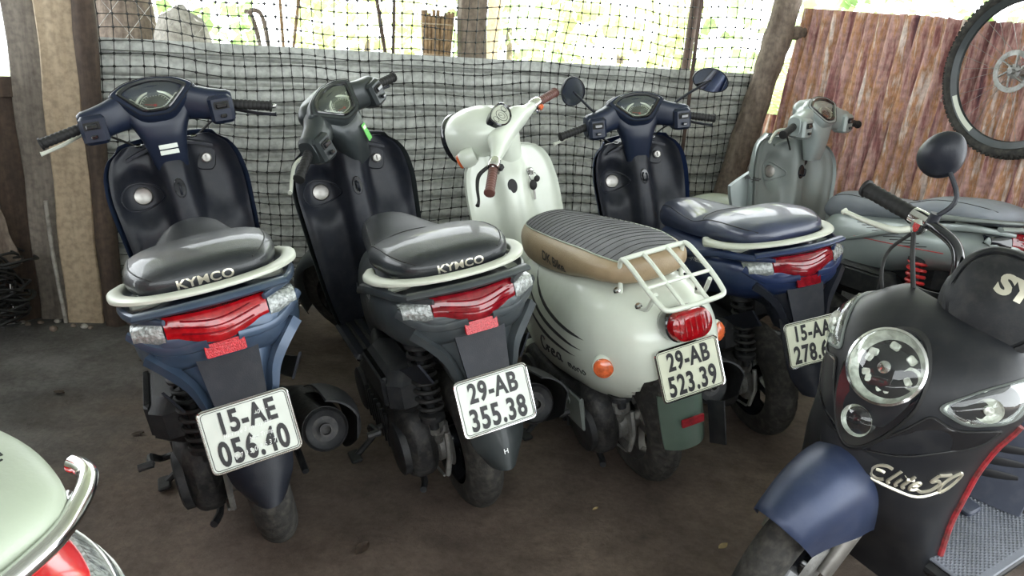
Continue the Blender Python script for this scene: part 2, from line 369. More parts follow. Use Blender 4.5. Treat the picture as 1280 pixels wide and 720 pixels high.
M['stone'] = streak_mat('pale_stone', [(.3, (.22, .2, .17)), (.7, (.42, .40, .36))], (1, 1, 1), 5, 0, .9, bump=.6)
M['net'] = mat('black_netting', (.012, .012, .012), .6)
M['rod'] = mat('rusty_brown_iron', (.07, .045, .035), .7, .3, .3, 20, bump=.3)
M['wicker'] = mat('dry_brown_twigs', (.22, .14, .075), .8, 0, .4, 30)
def leafmat(name, col):
    m = mat(name, col, .5, 0, .35, 3); nt = m.node_tree; b = nt.nodes['Principled BSDF']
    t = nt.nodes.new('ShaderNodeBsdfTranslucent'); mx = nt.nodes.new('ShaderNodeMixShader'); mx.inputs[0].default_value = .45
    src = b.inputs['Base Color'].links[0].from_socket; nt.links.new(src, t.inputs[0]); nt.links.new(b.outputs[0], mx.inputs[1]); nt.links.new(t.outputs[0], mx.inputs[2])
    nt.links.new(mx.outputs[0], nt.nodes['Material Output'].inputs[0]); return m
M['leaf'] = leafmat('bright_leaf', (.42, .55, .27)); M['leaf2'] = leafmat('yellow_green_leaf', (.62, .68, .32)); M['leaf3'] = leafmat('deep_green_leaf', (.28, .42, .17))
M['grass'] = mat('sunlit_grass_ground', (.36, .42, .2), .9, 0, .3, 3, bump=.5, bscale=30)
M['dryleaf'] = mat('dry_leaf', (.34, .26, .13), .8, 0, .3, 30)
M['haze'] = mat('pale_distant_wall', (.7, .7, .66), .8, 0, .05, 2)

# ------------------------------------------------------------------ floor, ground, ceiling
def struct(name, mb, m, parent=None, **k):
    o = mb.build(name, m, parent, **k)
    if parent is None: o['kind'] = 'structure'
    return o
WA = Vector((-1.85, 3.35, 0)); WD = Vector((.9348, .3552, 0)); WN = Vector((.3552, -.9348, 0))   # back fence: start, direction, normal to the yard
def wp(s, z, d=0): return WA+WD*s+WN*d+Vector((0, 0, z))
def hn(x, y): return .004*sin(x*7+y*3)+.003*sin(x*13-y*11)+.002*sin(y*23+x*5)-.004
def floor_f(u, v):
    x = -3.6+7.4*u; y = -1.6+7*v; return (x, y, hn(x, y))
struct('floor', MB().grid(floor_f, 90, 90), 'floor')
g = MB().grid(lambda u, v: (-14+30*u, 5.3+22*v, -.03+.05*sin(u*30)*cos(v*20)), 30, 30); struct('ground', g, 'grass')
struct('ceiling_light_block', MB().shell(lambda u, v: (-3.8+7.8*u, -2.4+7.6*v, 2.75+.012*sin(u*380)), 200, 2, (0, 0, .02)), 'zinc')  # roof never in view, added and run far back to dim the interior

# ------------------------------------------------------------------ back wall: horizontal ribbed zinc sheets, each a part
wb = bpy.data.objects.new('wall_back', None); SC.collection.objects.link(wb); wb['kind'] = 'structure'
def zinc_sheet(s0, s1, z0, z1, off, tilt=0):
    L_ = s1-s0; nz = int((z1-z0)/.107*18); per = .107
    def f(u, v):
        z = z1-(z1-z0)*v; ph = ((z1-z)/per) % 1; d = -.030*math.exp(-((ph-.5)/.13)**4)+.002*sin((z1-z)/per*2*pi*2)
        if z1-z < .05: d = .003
        return wp(s0+L_*u, z+tilt*u*L_, off+d+.008*sin(u*5+z*3))
    return MB().shell(f, 12, nz, tuple(WN*-.002)).build('corrugated_sheet', 'zinc', wb, angle=60)
zinc_sheet(.02, 1.3, 0, 1.225, 0, .001); zinc_sheet(1.24, 2.35, 0, 1.222, -.008); zinc_sheet(2.3, 3.45, 0, 1.222, 0, -.004)
# ------------------------------------------------------------------ netting
def netting():
    mb = MB(); s0, s1, z0, z1, st = -.02, 3.32, .03, 1.95, .051; ns = int((s1-s0)/st); nz = int((z1-z0)/st)
    def p(i, j):
        s = s0+i*st; z = z0+j*st
        s += .012*sin(j*.31+i*.11)+.010*sin(j*.9+i*.4)*max(0, 1-z)+.006*sin(i*1.7+j*.3)
        z += .014*sin(i*.17+1)+.012*sin(i*.55+j*.2)*(1.1-z*.4)-.012*math.exp(-((i % 22-11)/5)**2)
        return wp(s, z, .035+.016*sin(i*.3+j*.23)+.012*sin(j*.5))
    G = [[p(i, j) for j in range(nz+1)] for i in range(ns+1)]
    for i in range(ns+1): mb.tube(G[i], .0021, 3, cap=False)
    for j in range(nz+1): mb.tube([G[i][j] for i in range(ns+1)], .0021, 3, cap=False)
    for i in range(ns+1):
        for j in range(nz+1):
            c = G[i][j]; r = .0080; a = WD*r; n = WN*r; u = Vector((0, 0, r))
            mb.add([c+a, c-a, c+u, c-u, c+n, c-n], [(0, 2, 4), (2, 1, 4), (1, 3, 4), (3, 0, 4), (2, 0, 5), (1, 2, 5), (3, 1, 5), (0, 3, 5)])
    o = mb.build('netting', 'net', fix=False); tag(o, 'black knotted plastic netting stretched in front of the zinc back wall', 'netting'); return o
netting()
ch = MB()                                             # thin wire mesh behind the netting, upper left
for k in range(9):
    for sgn in (1, -1):
        s = .0+k*.13+(0 if sgn > 0 else .0); pts = [wp(s+sgn*t*.42, 1.16+t*.55, -.05) for t in np.linspace(0, 1, 6)]
        if min(0, sgn*.42)+s > -.3: ch.tube(pts, .0012, 3, cap=False)
tag(ch.build('wire_mesh', 'steel'), 'thin diagonal wire mesh behind the upper left netting', 'wire mesh')

# ------------------------------------------------------------------ posts
def post(name, pts, w, d, m, label, cat='post', grp=None, ang=0, b=.006, wob=.004):
    P = [Vector(p) for p in pts]; n = 24; P = [P[0].lerp(P[1], i/n) for i in range(n+1)] if len(P) == 2 else smooth(P, 8)
    ca, sa = cos(ang), sin(ang); rings = []
    for i, p in enumerate(P):
        o = wob*sin(i*1.3); sec = [(-w/2+b, -d/2), (w/2-b, -d/2), (w/2, -d/2+b), (w/2, d/2-b), (w/2-b, d/2), (-w/2+b, d/2), (-w/2, d/2-b), (-w/2, -d/2+b)]
        rings.append([p+Vector((ca*x-sa*y+o, sa*x+ca*y+o*.5, 0)) for x, y in sec])
    return tag(MB().loft(rings).build(name, m), label, cat, grp)
def pole(name, pts, r, m, label, cat='pole', n=14, k=.06, sm=8):
    P = smooth(pts, sm) if len(pts) > 2 else [Vector(pts[0]).lerp(Vector(pts[1]), t) for t in np.linspace(0, 1, 30)]
    R = [r*(1+k*sin(i*1.9)+k*sin(i*.7)) for i in range(len(P))]
    return tag(MB().tube(P, R, n).build(name, m, angle=60), label, cat)
post('wooden_post', [(-1.900, 3.30, -.02), (-1.885, 3.30, 2.6)], .145, .075, 'woodtan', 'pale tan square post in the back left corner', ang=.25)
post('wooden_post', [(-2.045, 3.34, -.02), (-2.05, 3.33, 2.6)], .125, .11, 'woodgrey', 'weathered grey square post left of the pale tan post', ang=.2)
pole('timber_pole', [(-1.768, 3.295, -.02), (-1.785, 3.30, .9), (-1.775, 3.295, 1.8), (-1.78, 3.30, 2.6)], .042, 'wooddark', 'dark round timber pole right of the pale tan post')
pole('thin_pipe', [(-1.965, 3.245, 0), (-1.985, 3.24, .3), (-1.99, 3.24, .55)], .009, 'stone', 'thin pale pipe standing against the foot of the tan post', n=8, k=.02)
pole('leaning_trunk', [(1.05, 4.40, -.02), (1.20, 4.44, .65), (1.31, 4.45, 1.2), (1.375, 4.45, 1.6), (1.50, 4.45, 2.6)], .072, 'bark', 'round bark trunk leaning at the right end of the back fence', k=.05)
pole('cross_stub', [(1.36, 4.47, 1.43), (1.50, 4.50, 1.45)], .035, 'bark', 'short cross stub tying the leaning trunk to the rusty wall')
post('iron_bar', [wp(2.87, .0, .10), (0.89, 4.29, 2.3)], .019, .010, 'rod', 'dark flat iron bar leaning upright against the netting', 'bar', ang=.3, b=.002, wob=.001)
# ------------------------------------------------------------------ left wall of dark planks
wl_ = bpy.data.objects.new('wall_left', None); SC.collection.objects.link(wl_); wl_['kind'] = 'structure'
L0 = Vector((-1.98, 3.46, 0)); LD = Vector((-.62, -.78, 0)).normalized(); LN = Vector((.78, -.62, 0)).normalized()
def slab(mb, o, d, w, z0, z1, n, th, lean=0):
    d = Vector(d); n = Vector(n); k = 10; rings = []
    for i in range(k+1):
        z = z0+(z1-z0)*i/k; c = o+d*(lean*i/k+.003*sin(i*1.7))+Vector((0, 0, z)); rings.append([c, c+d*w, c+d*w-n*th, c-n*th])
    return mb.loft(rings)
x = 0
for i, (wd, top) in enumerate(((.16, .98), (.15, 1.0), (.17, .97), (.15, 1.0), (.17, .98), (.16, 1.0), (.17, .99), (.16, 1.0), (.17, .98), (.16, 1.), (.17, 1.))):
    slab(MB(), L0+LD*x+LN*(.006*(i % 2)), LD, wd-.006, 0, top, LN, .022, .01*(i % 3)).build('plank', 'wooddark', wl_); x += wd
slab(MB(), L0+LN*.03, LD, 1.8, .97, 1.05, LN, .05).build('rail', 'wooddark', wl_)
slab(MB(), L0+LN*.03, LD, 1.8, 2.3, 2.4, LN, .05).build('rail', 'wooddark', wl_)
wf = struct('wall_front_sky_block', MB().shell(lambda u, v: (-3.7+7.4*u, -2.45, 1.35*v), 8, 2, (0, -.03, 0)), 'woodgrey')  # unseen low wall behind the camera, added to block sky reflections
lw = MB(); slab(lw, Vector((-3.3, 1.75, 0)), (-.12, -.99, 0), 4.3, 0, 2.75, (.99, -.12, 0), .03); struct('wall_left_sky_block', lw, 'wooddark')  # full-height wall out of view, added to narrow the incoming sky light
# slanted board on the left wall, and coil of old wire on the ground
post('slanted_board', [(-2.13, 3.16, .28), (-2.27, 3.04, 1.10)], .10, .02, 'bark', 'rough brown board slanting on the dark plank wall', 'board', ang=.9, b=.003)
mb = MB()
for k in range(34):
    c = Vector((-2.17+random.uniform(-.04, .04), 3.06+random.uniform(-.05, .05), .06+.30*k/34)); rx = random.uniform(.10, .15); tl = random.uniform(-.25, .25); a0 = random.uniform(0, 6)
    pts = [c+Vector((rx*cos(a+a0), rx*.8*sin(a+a0), rx*tl*cos(a+1)+.01*sin(3*a))) for a in np.linspace(0, 2*pi*random.uniform(.9, 1.05), 26)]
    for p in pts: p.z = max(p.z, .012)
    mb.tube(pts, .006, 5)
tag(mb.build('wire_coil', 'rubber'), 'heap of tangled dark wire coils on the floor by the left wall', 'wire coil')
# broken stones and litter at the foot of the posts
for k in range(16):
    x = -2.15+.045*k+random.uniform(-.02, .02); y = 3.2+random.uniform(-.05, .08)+.12*(k > 7); r = random.uniform(.012, .03)
    mb = MB().ball((0, 0, 0), (r, r*random.uniform(.6, 1), r*random.uniform(.5, .8)), 7)
    mb.v = [tuple(c*(1+random.uniform(-.18, .18)) for c in p) for p in mb.v]
    o = mb.build('rubble_stone', 'bark' if k % 3 else 'stone', angle=20); o.location = (x, y, hn(x, y)+r*.35); tag(o, 'small broken stone at the foot of the left posts', 'stone', 'rubble at the foot of the posts')
# ------------------------------------------------------------------ rusty right wall, corrugated sheets are parts
wr = bpy.data.objects.new('wall_right', None); SC.collection.objects.link(wr); wr['kind'] = 'structure'
RA = Vector((1.47, 4.5, 0)); RD = Vector((.378, -.926, 0)); RN = Vector((-.926, -.378, 0))
def rust_sheet(s0, s1, zt0, zt1, off, jag=0):
    n = int((s1-s0)/.076*12)
    def f(u, v):
        s = s0+(s1-s0)*u; zt = zt0+(zt1-zt0)*u+(.004*sin(u*70) if jag else 0); z = zt*(1-v); s2 = s-.13*(1.5-z)
        return RA+RD*s2+RN*(off+.019*sin(s*2*pi/.078)+.01*sin(z*3+s*2)+.004*sin(z*11+s*17))+Vector((0, 0, z))
    return MB().shell(f, n, 12, tuple(RN*-.0015)).build('corrugated_sheet', 'rust', wr, angle=70)
rust_sheet(-.02, .70, 1.575, 1.525, .0); rust_sheet(.66, 1.42, 1.53, 1.475, -.006, 1); rust_sheet(1.38, 2.5, 1.48, 1.43, 0)
rust_sheet(-.36, .02, 1.0, 1.0, -.012)
# ------------------------------------------------------------------ outside
post('outdoor_post', [(-.30, 4.62, 0), (-.318, 4.62, 2.6)], .145, .12, 'bark', 'thick rough square post standing outside behind the fence', ang=.3)
bk = thing('twig_basket', 'bundle of upright dry twigs bound like a basket outside', 'twig bundle', (-.50, 4.58, 0))
for k in range(22):
    a = 2*pi*k/22; r0, r1 = .055, .085; h = 1.435+random.uniform(-.02, .02)
    MB().tube([(r0*cos(a), r0*sin(a), .9), ((r0+r1)/2*cos(a), (r0+r1)/2*sin(a), 1.2), (r1*cos(a), r1*sin(a), h)], .0095, 6).build('twig', 'wicker', bk)
for z, r in ((1.22, .078), (1.30, .085), (1.38, .092)): MB().tube([(r*cos(a), r*sin(a), z) for a in np.linspace(0, 2*pi, 25)], .004, 5).build('binding', 'woodtan', bk)
MB().tube([(0, 0, -.02), (0, 0, .95)], .05, 8).build('stump', 'bark', bk)
pole('bent_stick', [(-1.37, 4.3, .9), (-1.40, 4.3, 1.2), (-1.44, 4.3, 1.36), (-1.475, 4.3, 1.385)], .011, 'bark', 'forked bent stick poking up behind the fence, left prong', 'stick', 8)
pole('bent_stick', [(-1.33, 4.3, .9), (-1.355, 4.3, 1.2), (-1.39, 4.3, 1.37), (-1.45, 4.3, 1.39)], .011, 'bark', 'forked bent stick poking up behind the fence, right prong', 'stick', 8)
pole('thin_stick', [(-1.345, 4.6, .8), (-1.385, 4.6, 1.55)], .009, 'wicker', 'thin stick, left arm of the V behind the fence', 'stick', 7)
pole('thin_stick', [(-1.365, 4.6, .8), (-1.26, 4.6, 1.6)], .009, 'wicker', 'thin stick, right arm of the V behind the fence', 'stick', 7)
pole('thin_stick', [(-.79, 5, .8), (-.93, 5, 1.6)], .012, 'rod', 'reddish thin stick leaning left of the twig bundle', 'stick', 7)
pole('thin_stick', [(-.815, 5, .8), (-.81, 5, 1.6)], .010, 'rod', 'upright thin stick left of the twig bundle', 'stick', 7)
pole('timber_pole', [(1.03, 5.5, 0), (1.08, 5.5, 1.22), (1.13, 5.5, 2.4)], .032, 'rod', 'reddish brown pole standing outside behind the iron bar')
pole('timber_pole', [(-.35, 7.5, 0), (-.28, 7.5, 2.4)], .06, 'woodtan', 'pale slim trunk farther off in the greenery')
for (x, y, z, r, m, lb) in ((-2.22, 4.5, .80, (.20, .15, .85), 'bark', 'dark brown boulder behind the far left end of the fence'), (-1.86, 4.42, .66, (.20, .15, .72), 'stone', 'tall pale boulder behind the left end of the fence'), (-2.55, 4.6, .62, (.17, .15, .72), 'stone', 'pale boulder outside behind the left posts')):
    mb = MB().ball((0, 0, 0), r, 18); mb.v = [tuple(c*(1+random.uniform(-.04, .04)) for c in (p[0]/max(.35, math.sqrt(max(.02, 1-(p[2]/r[2])**2)))**.5, p[1], p[2])) for p in mb.v]
    o = mb.build('boulder', m, angle=30); o.location = (x, y, z); tag(o, lb, 'rock')
def foliage(c, R, n, size, m, seed, nm='leafy_shrub', label='', trunk=True, cat='shrub', long_=1.):
    rn = np.random.RandomState(seed); t = thing(nm, label, cat, (c[0], c[1], 0)); mb = MB(); V = []; Fc = []
    for k in range(n):
        d = rn.normal(size=3); d /= np.linalg.norm(d); d *= rn.uniform(.3, 1)**.4; p = Vector((d[0]*R[0], d[1]*R[1], c[2]+d[2]*R[2]))
        if p.z < .02: p.z = rn.uniform(.02, .2)
        q = Vector(rn.normal(size=3)).normalized(); a = q.cross(Vector(rn.normal(size=3))).normalized(); s = size*rn.uniform(.6, 1.3)
        i = len(V); n_ = q.cross(a)*s*.12
        V += [p, p+a*s*.45/long_+q*s*.5+n_, p+q*s*1.1*long_, p-a*s*.45/long_+q*s*.5+n_]; Fc += [(i, i+1, i+2), (i, i+2, i+3)]
    mb.v = [tuple(p) for p in V]; mb.f = Fc; o = mb.build('foliage', m, t, fix=False); o['kind'] = 'stuff'
    if trunk: MB().tube([(0, 0, -.05), (.03, 0, c[2]*.5), (0, 0, c[2])], [.05, .03], 8, sm=4).build('trunk', 'bark', t)
spots = [((-1.6, 8.2, 1.3), (.72, .6, 1.2), 'leaf2', 'sunny yellow-green shrub behind the left half of the netting'),
         ((-.2, 9.2, 1.5), (.8, .6, 1.4), 'leaf', 'bright green shrub beyond the twig bundle'),
         ((.85, 7.4, 1.3), (.72, .6, 1.3), 'leaf2', 'yellow-green shrub right of the outdoor post'),
         ((2.4, 8.2, 1.5), (1.0, .8, 1.5), 'leaf', 'bright green shrub beyond the reddish pole'),
         ((3.5, 7.0, 1.6), (.9, .8, 1.6), 'leaf3', 'deep green shrub beyond the leaning trunk'),
         ((-3.4, 8.0, 1.4), (.9, .7, 1.4), 'leaf3', 'deep green shrub far behind the left posts')]
for i, (c, R, m, lb) in enumerate(spots): foliage(c, R, 620, .13, m, i, label=lb)
pt = thing('palm_plant', 'palm with long arching fronds beside the leaning trunk', 'palm', (2.1, 6.0, 0))
MB().tube([(0, 0, -.05), (0, 0, .9)], [.09, .06], 10).build('trunk', 'bark', pt)
for k in range(13):
    a = 2*pi*k/13+.2; L_ = 1.3; el = random.uniform(.5, 1.1); mb = MB(); P = []
    for t in np.linspace(0, 1, 14):
        P.append(Vector((cos(a)*L_*t*cos(el), sin(a)*L_*t*cos(el), .9+L_*t*sin(el)-.75*t*t)))
    mb.tube(P, [.012, .003], 5)
    for i in range(1, 13):
        tg = (P[i+1]-P[i-1]).normalized(); sd = tg.cross(Vector((0, 0, 1))).normalized(); ll = .34*(1-abs(i/13-.45))
        for sg in (1, -1):
            for h in (0, .5):
                b0 = P[i].lerp(P[i+1], h); e = b0+sd*sg*ll+tg*ll*.6-Vector((0, 0, ll*.35)); mb.add([b0-tg*.008, b0.lerp(e, .5)+tg*.014, e, b0.lerp(e, .5)-tg*.014], [(0, 1, 2), (0, 2, 3)])
    mb.build('frond', 'leaf' if k % 2 else 'leaf2', pt, fix=False)
# litter on the floor
for k, (x, y, l, a) in enumerate(((.62, 1.86, .035, .6), (.93, 2.05, .03, .2), (.55, 1.6, .05, -.7), (-.35, 1.75, .06, 1.2), (.28, 2.0, .02, .5), (-1.45, 2.9, .06, .2), (-1.6, 2.55, .05, -.3), (-1.2, 2.3, .04, .4), (.1, 1.55, .03, 1.))):
    mb = MB().grid(lambda u, v: (l*(u-.5), l*.28*(v-.5)*(1-(2*u-1)**2)*2, .004+.006*(v-.5)**2*4*u), 6, 3)
    o = mb.build('leaf_scrap', 'dryleaf' if k < 5 and k != 3 else 'wooddark', fix=False); o.location = (x, y, hn(x, y)+.001); o.rotation_euler = (0, 0, a)
    tag(o, 'small dry leaf scrap lying on the dirt floor', 'leaf', 'leaf scraps on the floor')

# ------------------------------------------------------------------ scooters: shared running gear
SA = Vector((.93, 0, .9)); RK = .46
def steer_M(a):
    return Matrix.Translation(SA) @ Matrix.Rotation(a, 4, Vector((-sin(RK), 0, cos(RK)))) @ Matrix.Translation(-SA)
def scooter_root(name, label, pose, group=None, cat='scooter'):
    x, y, yaw, lean = pose
    return thing(name, label, cat, (x, y, 0), (-radians(lean), 0, radians(yaw)), group)
def tyre_mb(R, w, pat=0, na=170, nc=22, d=.062, knob=None):
    def f(u, v):
        a = 2*pi*u; ph = (v-.5)*2*radians(112); r = R-d+d*cos(ph)**1 if abs(ph) < pi/2 else R-d+d*.9*cos(ph)
        y = w/2*sin(ph)*(1 if abs(ph) < pi/2 else .97); g = 0; q = abs(v-.5)*2
        if pat == 0:
            k = (u*26+q*1.1+(.5 if v > .5 else 0)) % 1
            if k < .17 and .10 < q < .58: g = .005
        elif pat == 1:
            k = (u*44+.35*sin(q*9)) % 1
            if (k < .22 and q < .62) or (abs(q-.17-.04*sin(u*44*2*pi)) < .05): g = .006
        elif pat == 2:
            if abs(q-.22) < .045: g = .004
            k = (u*18+q*1.6) % 1
            if k < .12 and q > .25 and q < .6: g = .005
        r -= g
        return (r*cos(a), r*sin(a), y)
    return MB().grid(f, na, nc)
def wheel(root, nm, cx, cz, R, w, rim, pat=0, mtx=None, spokes=5, disc=True, rr=.128):
    T = AX((cx, 0, cz), (0, 1, 0))
    t = MB(); q = tyre_mb(R, w, pat); t.add(q.v, q.f, T); t.build(nm+'_tyre', 'tyre', root, mtx=mtx, angle=50)
    m = MB(); d = .062
    prof = [(R-d-.012, -w*.40), (R-d-.012, -w*.46), (R-d+.004, -w*.48), (R-d+.002, -w*.42), (R-d-.016, -w*.36), (R-d-.03, 0), (R-d-.016, w*.36), (R-d+.002, w*.42), (R-d+.004, w*.48), (R-d-.012, w*.46), (R-d-.012, w*.40), (R-d-.04, 0)]
    m.lathe(prof, 40, T, closed=True)
    m.lathe([(0.001, -.05), (.032, -.05), (.036, -.03), (.036, .03), (.032, .05), (.001, .05)], 20, T)
    ro = m.build(nm+'_rim', rim, root, mtx=mtx)
    for k in range(spokes):
        a = 2*pi*k/spokes+.3; s = MB(); c_, s_ = cos(a), sin(a); rings = []
        for r, ww in ((.03, .022), (.06, .014), (R-d-.05, .012), (R-d-.02, .022)):
            rings.append([(c_*r-s_*ww*p, s_*r+c_*ww*p, .012*q_) for p, q_ in ((-1, -1), (1, -1), (1, 1), (-1, 1))])
        s.loft(rings, True, T); s.build('spoke', rim, ro)
    if disc:
        MB().lathe([(.075, .052), (.055, .062), (.001, .062)], 24, T).lathe([(.09, -.04), (.09, -.052), (.02, -.056), (.001, -.056)], 24, T).build('hub_cap', 'alu', ro)
    return ro
def coil(a, b, r, wr, turns, n=12):
    a = Vector(a); b = Vector(b); _, s, u = frame(b-a, Vector((0, 1, 0))); N_ = int(turns*n)
    return MB().tube([a.lerp(b, i/N_)+(s*cos(2*pi*i/n)+u*sin(2*pi*i/n))*r for i in range(N_+1)], wr, 6)
def running_gear(root, wb=1.27, rr=.215, rf=.24, rim='gloss', spring='rubber', pat=0, steer=0, lean=11, fender=None, wr=.104, engine='engine', muf=True, frontw=.09, genfend=True, air=True, fr=0, dx=0):
    Ms = steer_M(steer)
    wheel(root, 'rear', 0, rr, rr, wr, rim, pat)
    wheel(root, 'front', wb, rf, rf, frontw, rim, 0, Ms)
    for s in (-1, 1):
        MB().tube([(wb-.01, s*.075, rf), (wb-.10, s*.075, rf+.2), (wb-.19, s*.06, rf+.42)], [.017, .022], 10, sm=3).build('front_fork', 'steel', root, mtx=Ms)
    Rf = rf+.028+fr
    def fen(u, v):
        a = radians(-8+u*140); p = (v-.5)*2; y = .07*sin(p*1.45)/sin(1.45); r = Rf-.03*abs(p)**2.5*1.2
        return (wb+r*cos(a), y, rf+r*sin(a)) if True else 0
    if genfend: MB().shell(fen, 26, 12, (0, 0, .004)).build('front_fender', fender or 'black', root, mtx=Ms)
    # engine and belt casing on the left
    c = xloft([(-.07, .02, .29, .20, 3), (-.045, .045, .335, .15, 3), (.03, .058, .37, .125, 3), (.12, .052, .335, .15, 3), (.26, .05, .32, .155, 3), (.40, .055, .345, .14, 3), (.47, .045, .32, .17, 3), (.50, .015, .28, .22, 3)], 30, 24, Matrix.Translation((0, .135, 0)))
    e = c.build('belt_casing', engine, root)
    m = MB()
    for x, z, r in ((.0, .235, .075), (.40, .245, .07)): m.lathe([(r, .175), (r, .194), (r*.9, .199), (r*.3, .203), (.001, .203)], 28, AX((x, 0, z), (0, 1, 0)))
    for k in range(7): m.box((.10+.035*k, .192, .245), (.010, .012, .11), b=.002)
    m.build('casing_cover', 'blackm', e)
    MB().tube([(.12, .2, .25), (.12, .235, .25), (.05, .245, .30), (-.02, .24, .315)], .009, 8, sm=3).tube([(-.02, .235, .315), (-.02, .27, .315)], .010, 8).build('kick_starter', 'blackm', root)
    m = MB().box((.05+dx*1.5, .15 if air else .10, .435), (.30, .11, .125), b=.03)
    if air: m.box((.05+dx*1.5, .203, .44), (.22, .02, .09), b=.009)
    m.tube([(.20, .15, .44), (.28, .13, .46), (.34, .10, .44), (.36, .06, .40)], .026, 12, sm=4)
    ab = m.build('air_box', 'blackm', root)
    MB().box((.25, .0, .33), (.34, .16, .19), b=.04).box((.08, .07, .23), (.18, .06, .14), b=.03).lathe([(.03, 0), (.034, .07), (.03, .14)], 14, AX((.44, 0, .35), (1, 0, .1))).build('engine_block', 'alu', root)
    m = MB().box((-.03, .085, .30), (.11, .05, .05), b=.012).tube([(-.09, .09, .33), (-.04, .085, .25), (0, .08, rr)], .016, 8).tube([(-.12, .08, .31), (-.13, .085, .24), (-.10, .09, .17)], .008, 6).tube([(-.10, .10, .17), (.2, .11, .15), (.4, .1, .2)], .004, 6)
    m.lathe([(.05, .0), (.052, .03), (.03, .04)], 18, AX((0, .055, rr), (0, 1, 0)))
    m.build('gearbox', 'alu', root)
    # shock absorber on the left
    sy = .045 if dx else 0; a, b = (-.09+dx, .11+sy, .61), (-.115+dx, .108+sy, .33)
    sh = MB().tube([a, b], .013, 10).lathe([(.034, 0), (.036, .02), (.02, .03)], 14, AX((-.092+dx, .11+sy, .565), (0, 0, 1))).lathe([(.034, 0), (.034, .012), (.02, .018)], 14, AX((-.112+dx, .108+sy, .36), (0, 0, 1))).build('shock_absorber', 'blackm', root)
    coil((-.092+dx, .11+sy, .575), (-.112+dx, .108+sy, .37), .030, .0062 if not dx else .0075, 8.5).build('coil_spring', spring, sh)
    if muf:
        P = [(.42, -.06, .22), (.38, -.12, .20), (.28, -.155, .21), (.16, -.16, .235), (-.02, -.163, .29), (-.16, -.165, .333)]
        mu = MB().tube(P, [.018, .022, .045, .058, .058, .056], 22, sm=5).build('muffler', 'engine', root)
        T = AX((-.155, -.165, .331), (-.95, -.01, .3))
        MB().lathe([(.056, -.01), (.055, .006), (.048, .014), (.044, .010), (.028, .004), (.026, -.004), (.001, -.006)], 26, T).build('end_cap', 'blackm', mu)
        MB().lathe([(.016, 0), (.016, .022), (.012, .022), (.012, .0)], 16, T).build('outlet_pipe', 'engine', mu)
        def hs(u, v):
            x = .14-.34*u; zc = .235+(.16-x)*.325; wv = sin(min(1, u*1.02+.02)*pi*.86)**.6 if u < 1 else 0; th = radians(112-150*v*(.45+.55*wv)-10*u)
            r = .070+.018*sin(u*pi)
            return (x-.02*v, -.165-r*1.05*cos(pi/2-th)*-1*-1 if False else -.165-r*cos(th-radians(20))*1.08, zc+r*sin(th-radians(20))*1.05)
        MB().shell(hs, 20, 14, (0, -.004, .003)).build('heat_shield', 'blackm', mu)
    # stands
    ty = math.tan(radians(lean))
    MB().tube([(.36, .10, .19), (.345, .17, .12), (.33, .262, .262*ty+.008)], .010, 8, sm=3).box((.325, .27, .27*ty+.006), (.07, .035, .012), b=.004).build('side_stand', 'blackm', root)
    MB().tube([(.25, .12, .16), (.05, .125, .10), (-.03, .15, .10)], .010, 8, sm=3).tube([(.25, -.10, .16), (.05, -.105, .11)], .010, 8, sm=3).build('center_stand', 'blackm', root)
    return Ms
def number_plate(root, c, up, l1, l2, mat_='plate', scrib=None, right=(0, -1, 0), w=.19, h=.14, frame_m='chrome'):
    T = plane_M(c, right, up); R = Vector((T[0][0], T[1][0], T[2][0])); U = Vector((T[0][1], T[1][1], T[2][1])); Nn = Vector((T[0][2], T[1][2], T[2][2])); c = Vector(c)
    p = MB().prism(rrect(w-.006, h-.006, .010), T @ Matrix.Translation((0, 0, -.002)), .003, .0006).build('number_plate', mat_, root)
    MB().tube([T @ Vector((x, y, .001)) for x, y in rrect(w-.003, h-.003, .012)+[rrect(w-.003, h-.003, .012)[0]]], .0028, 6).build('plate_frame', frame_m, p)
    MB().tube([T @ Vector((x, y, .0013)) for x, y in rrect(w-.014, h-.014, .008)+[rrect(w-.014, h-.014, .008)[0]]], .0009, 4).build('plate_border', 'ink', p)
    decal_text('plate_characters', None, l1, .066, c+U*.031+Nn*.0025, right, up, 'ink', p, bold=.0022, xs=.70, sp=1.1)
    decal_text('plate_characters', None, l2, .074, c-U*.034+Nn*.0025, right, up, 'ink', p, bold=.0024, xs=.66, sp=1.12)
    if scrib:
        for (s, x, y, sz, rot) in scrib:
            r2 = (R*cos(rot)+U*sin(rot)); u2 = (U*cos(rot)-R*sin(rot))
            decal_text('handwriting', None, s, sz, c+R*x+U*y+Nn*.0032, r2, u2, 'whiteink', p, shear=.3, xs=.9)
    return p
def grip(y0, y1, x0, x1, z0, z1, m, n=9, r=.0165):
    mb = MB(); a = Vector((x0, y0, z0)); b = Vector((x1, y1, z1)); pts = []; R = []
    for k in range(n*3+1):
        t = k/(n*3); pts.append(a.lerp(b, t)); R.append(r-(.0016 if k % 3 == 0 else 0))
    d = (b-a).normalized(); pts.append(b+d*.002); R.append(r+.003); pts.append(b+d*.008); R.append(r+.002); pts.append(b+d*.010); R.append(r*.5)
    return mb.tube(pts, R, 14)
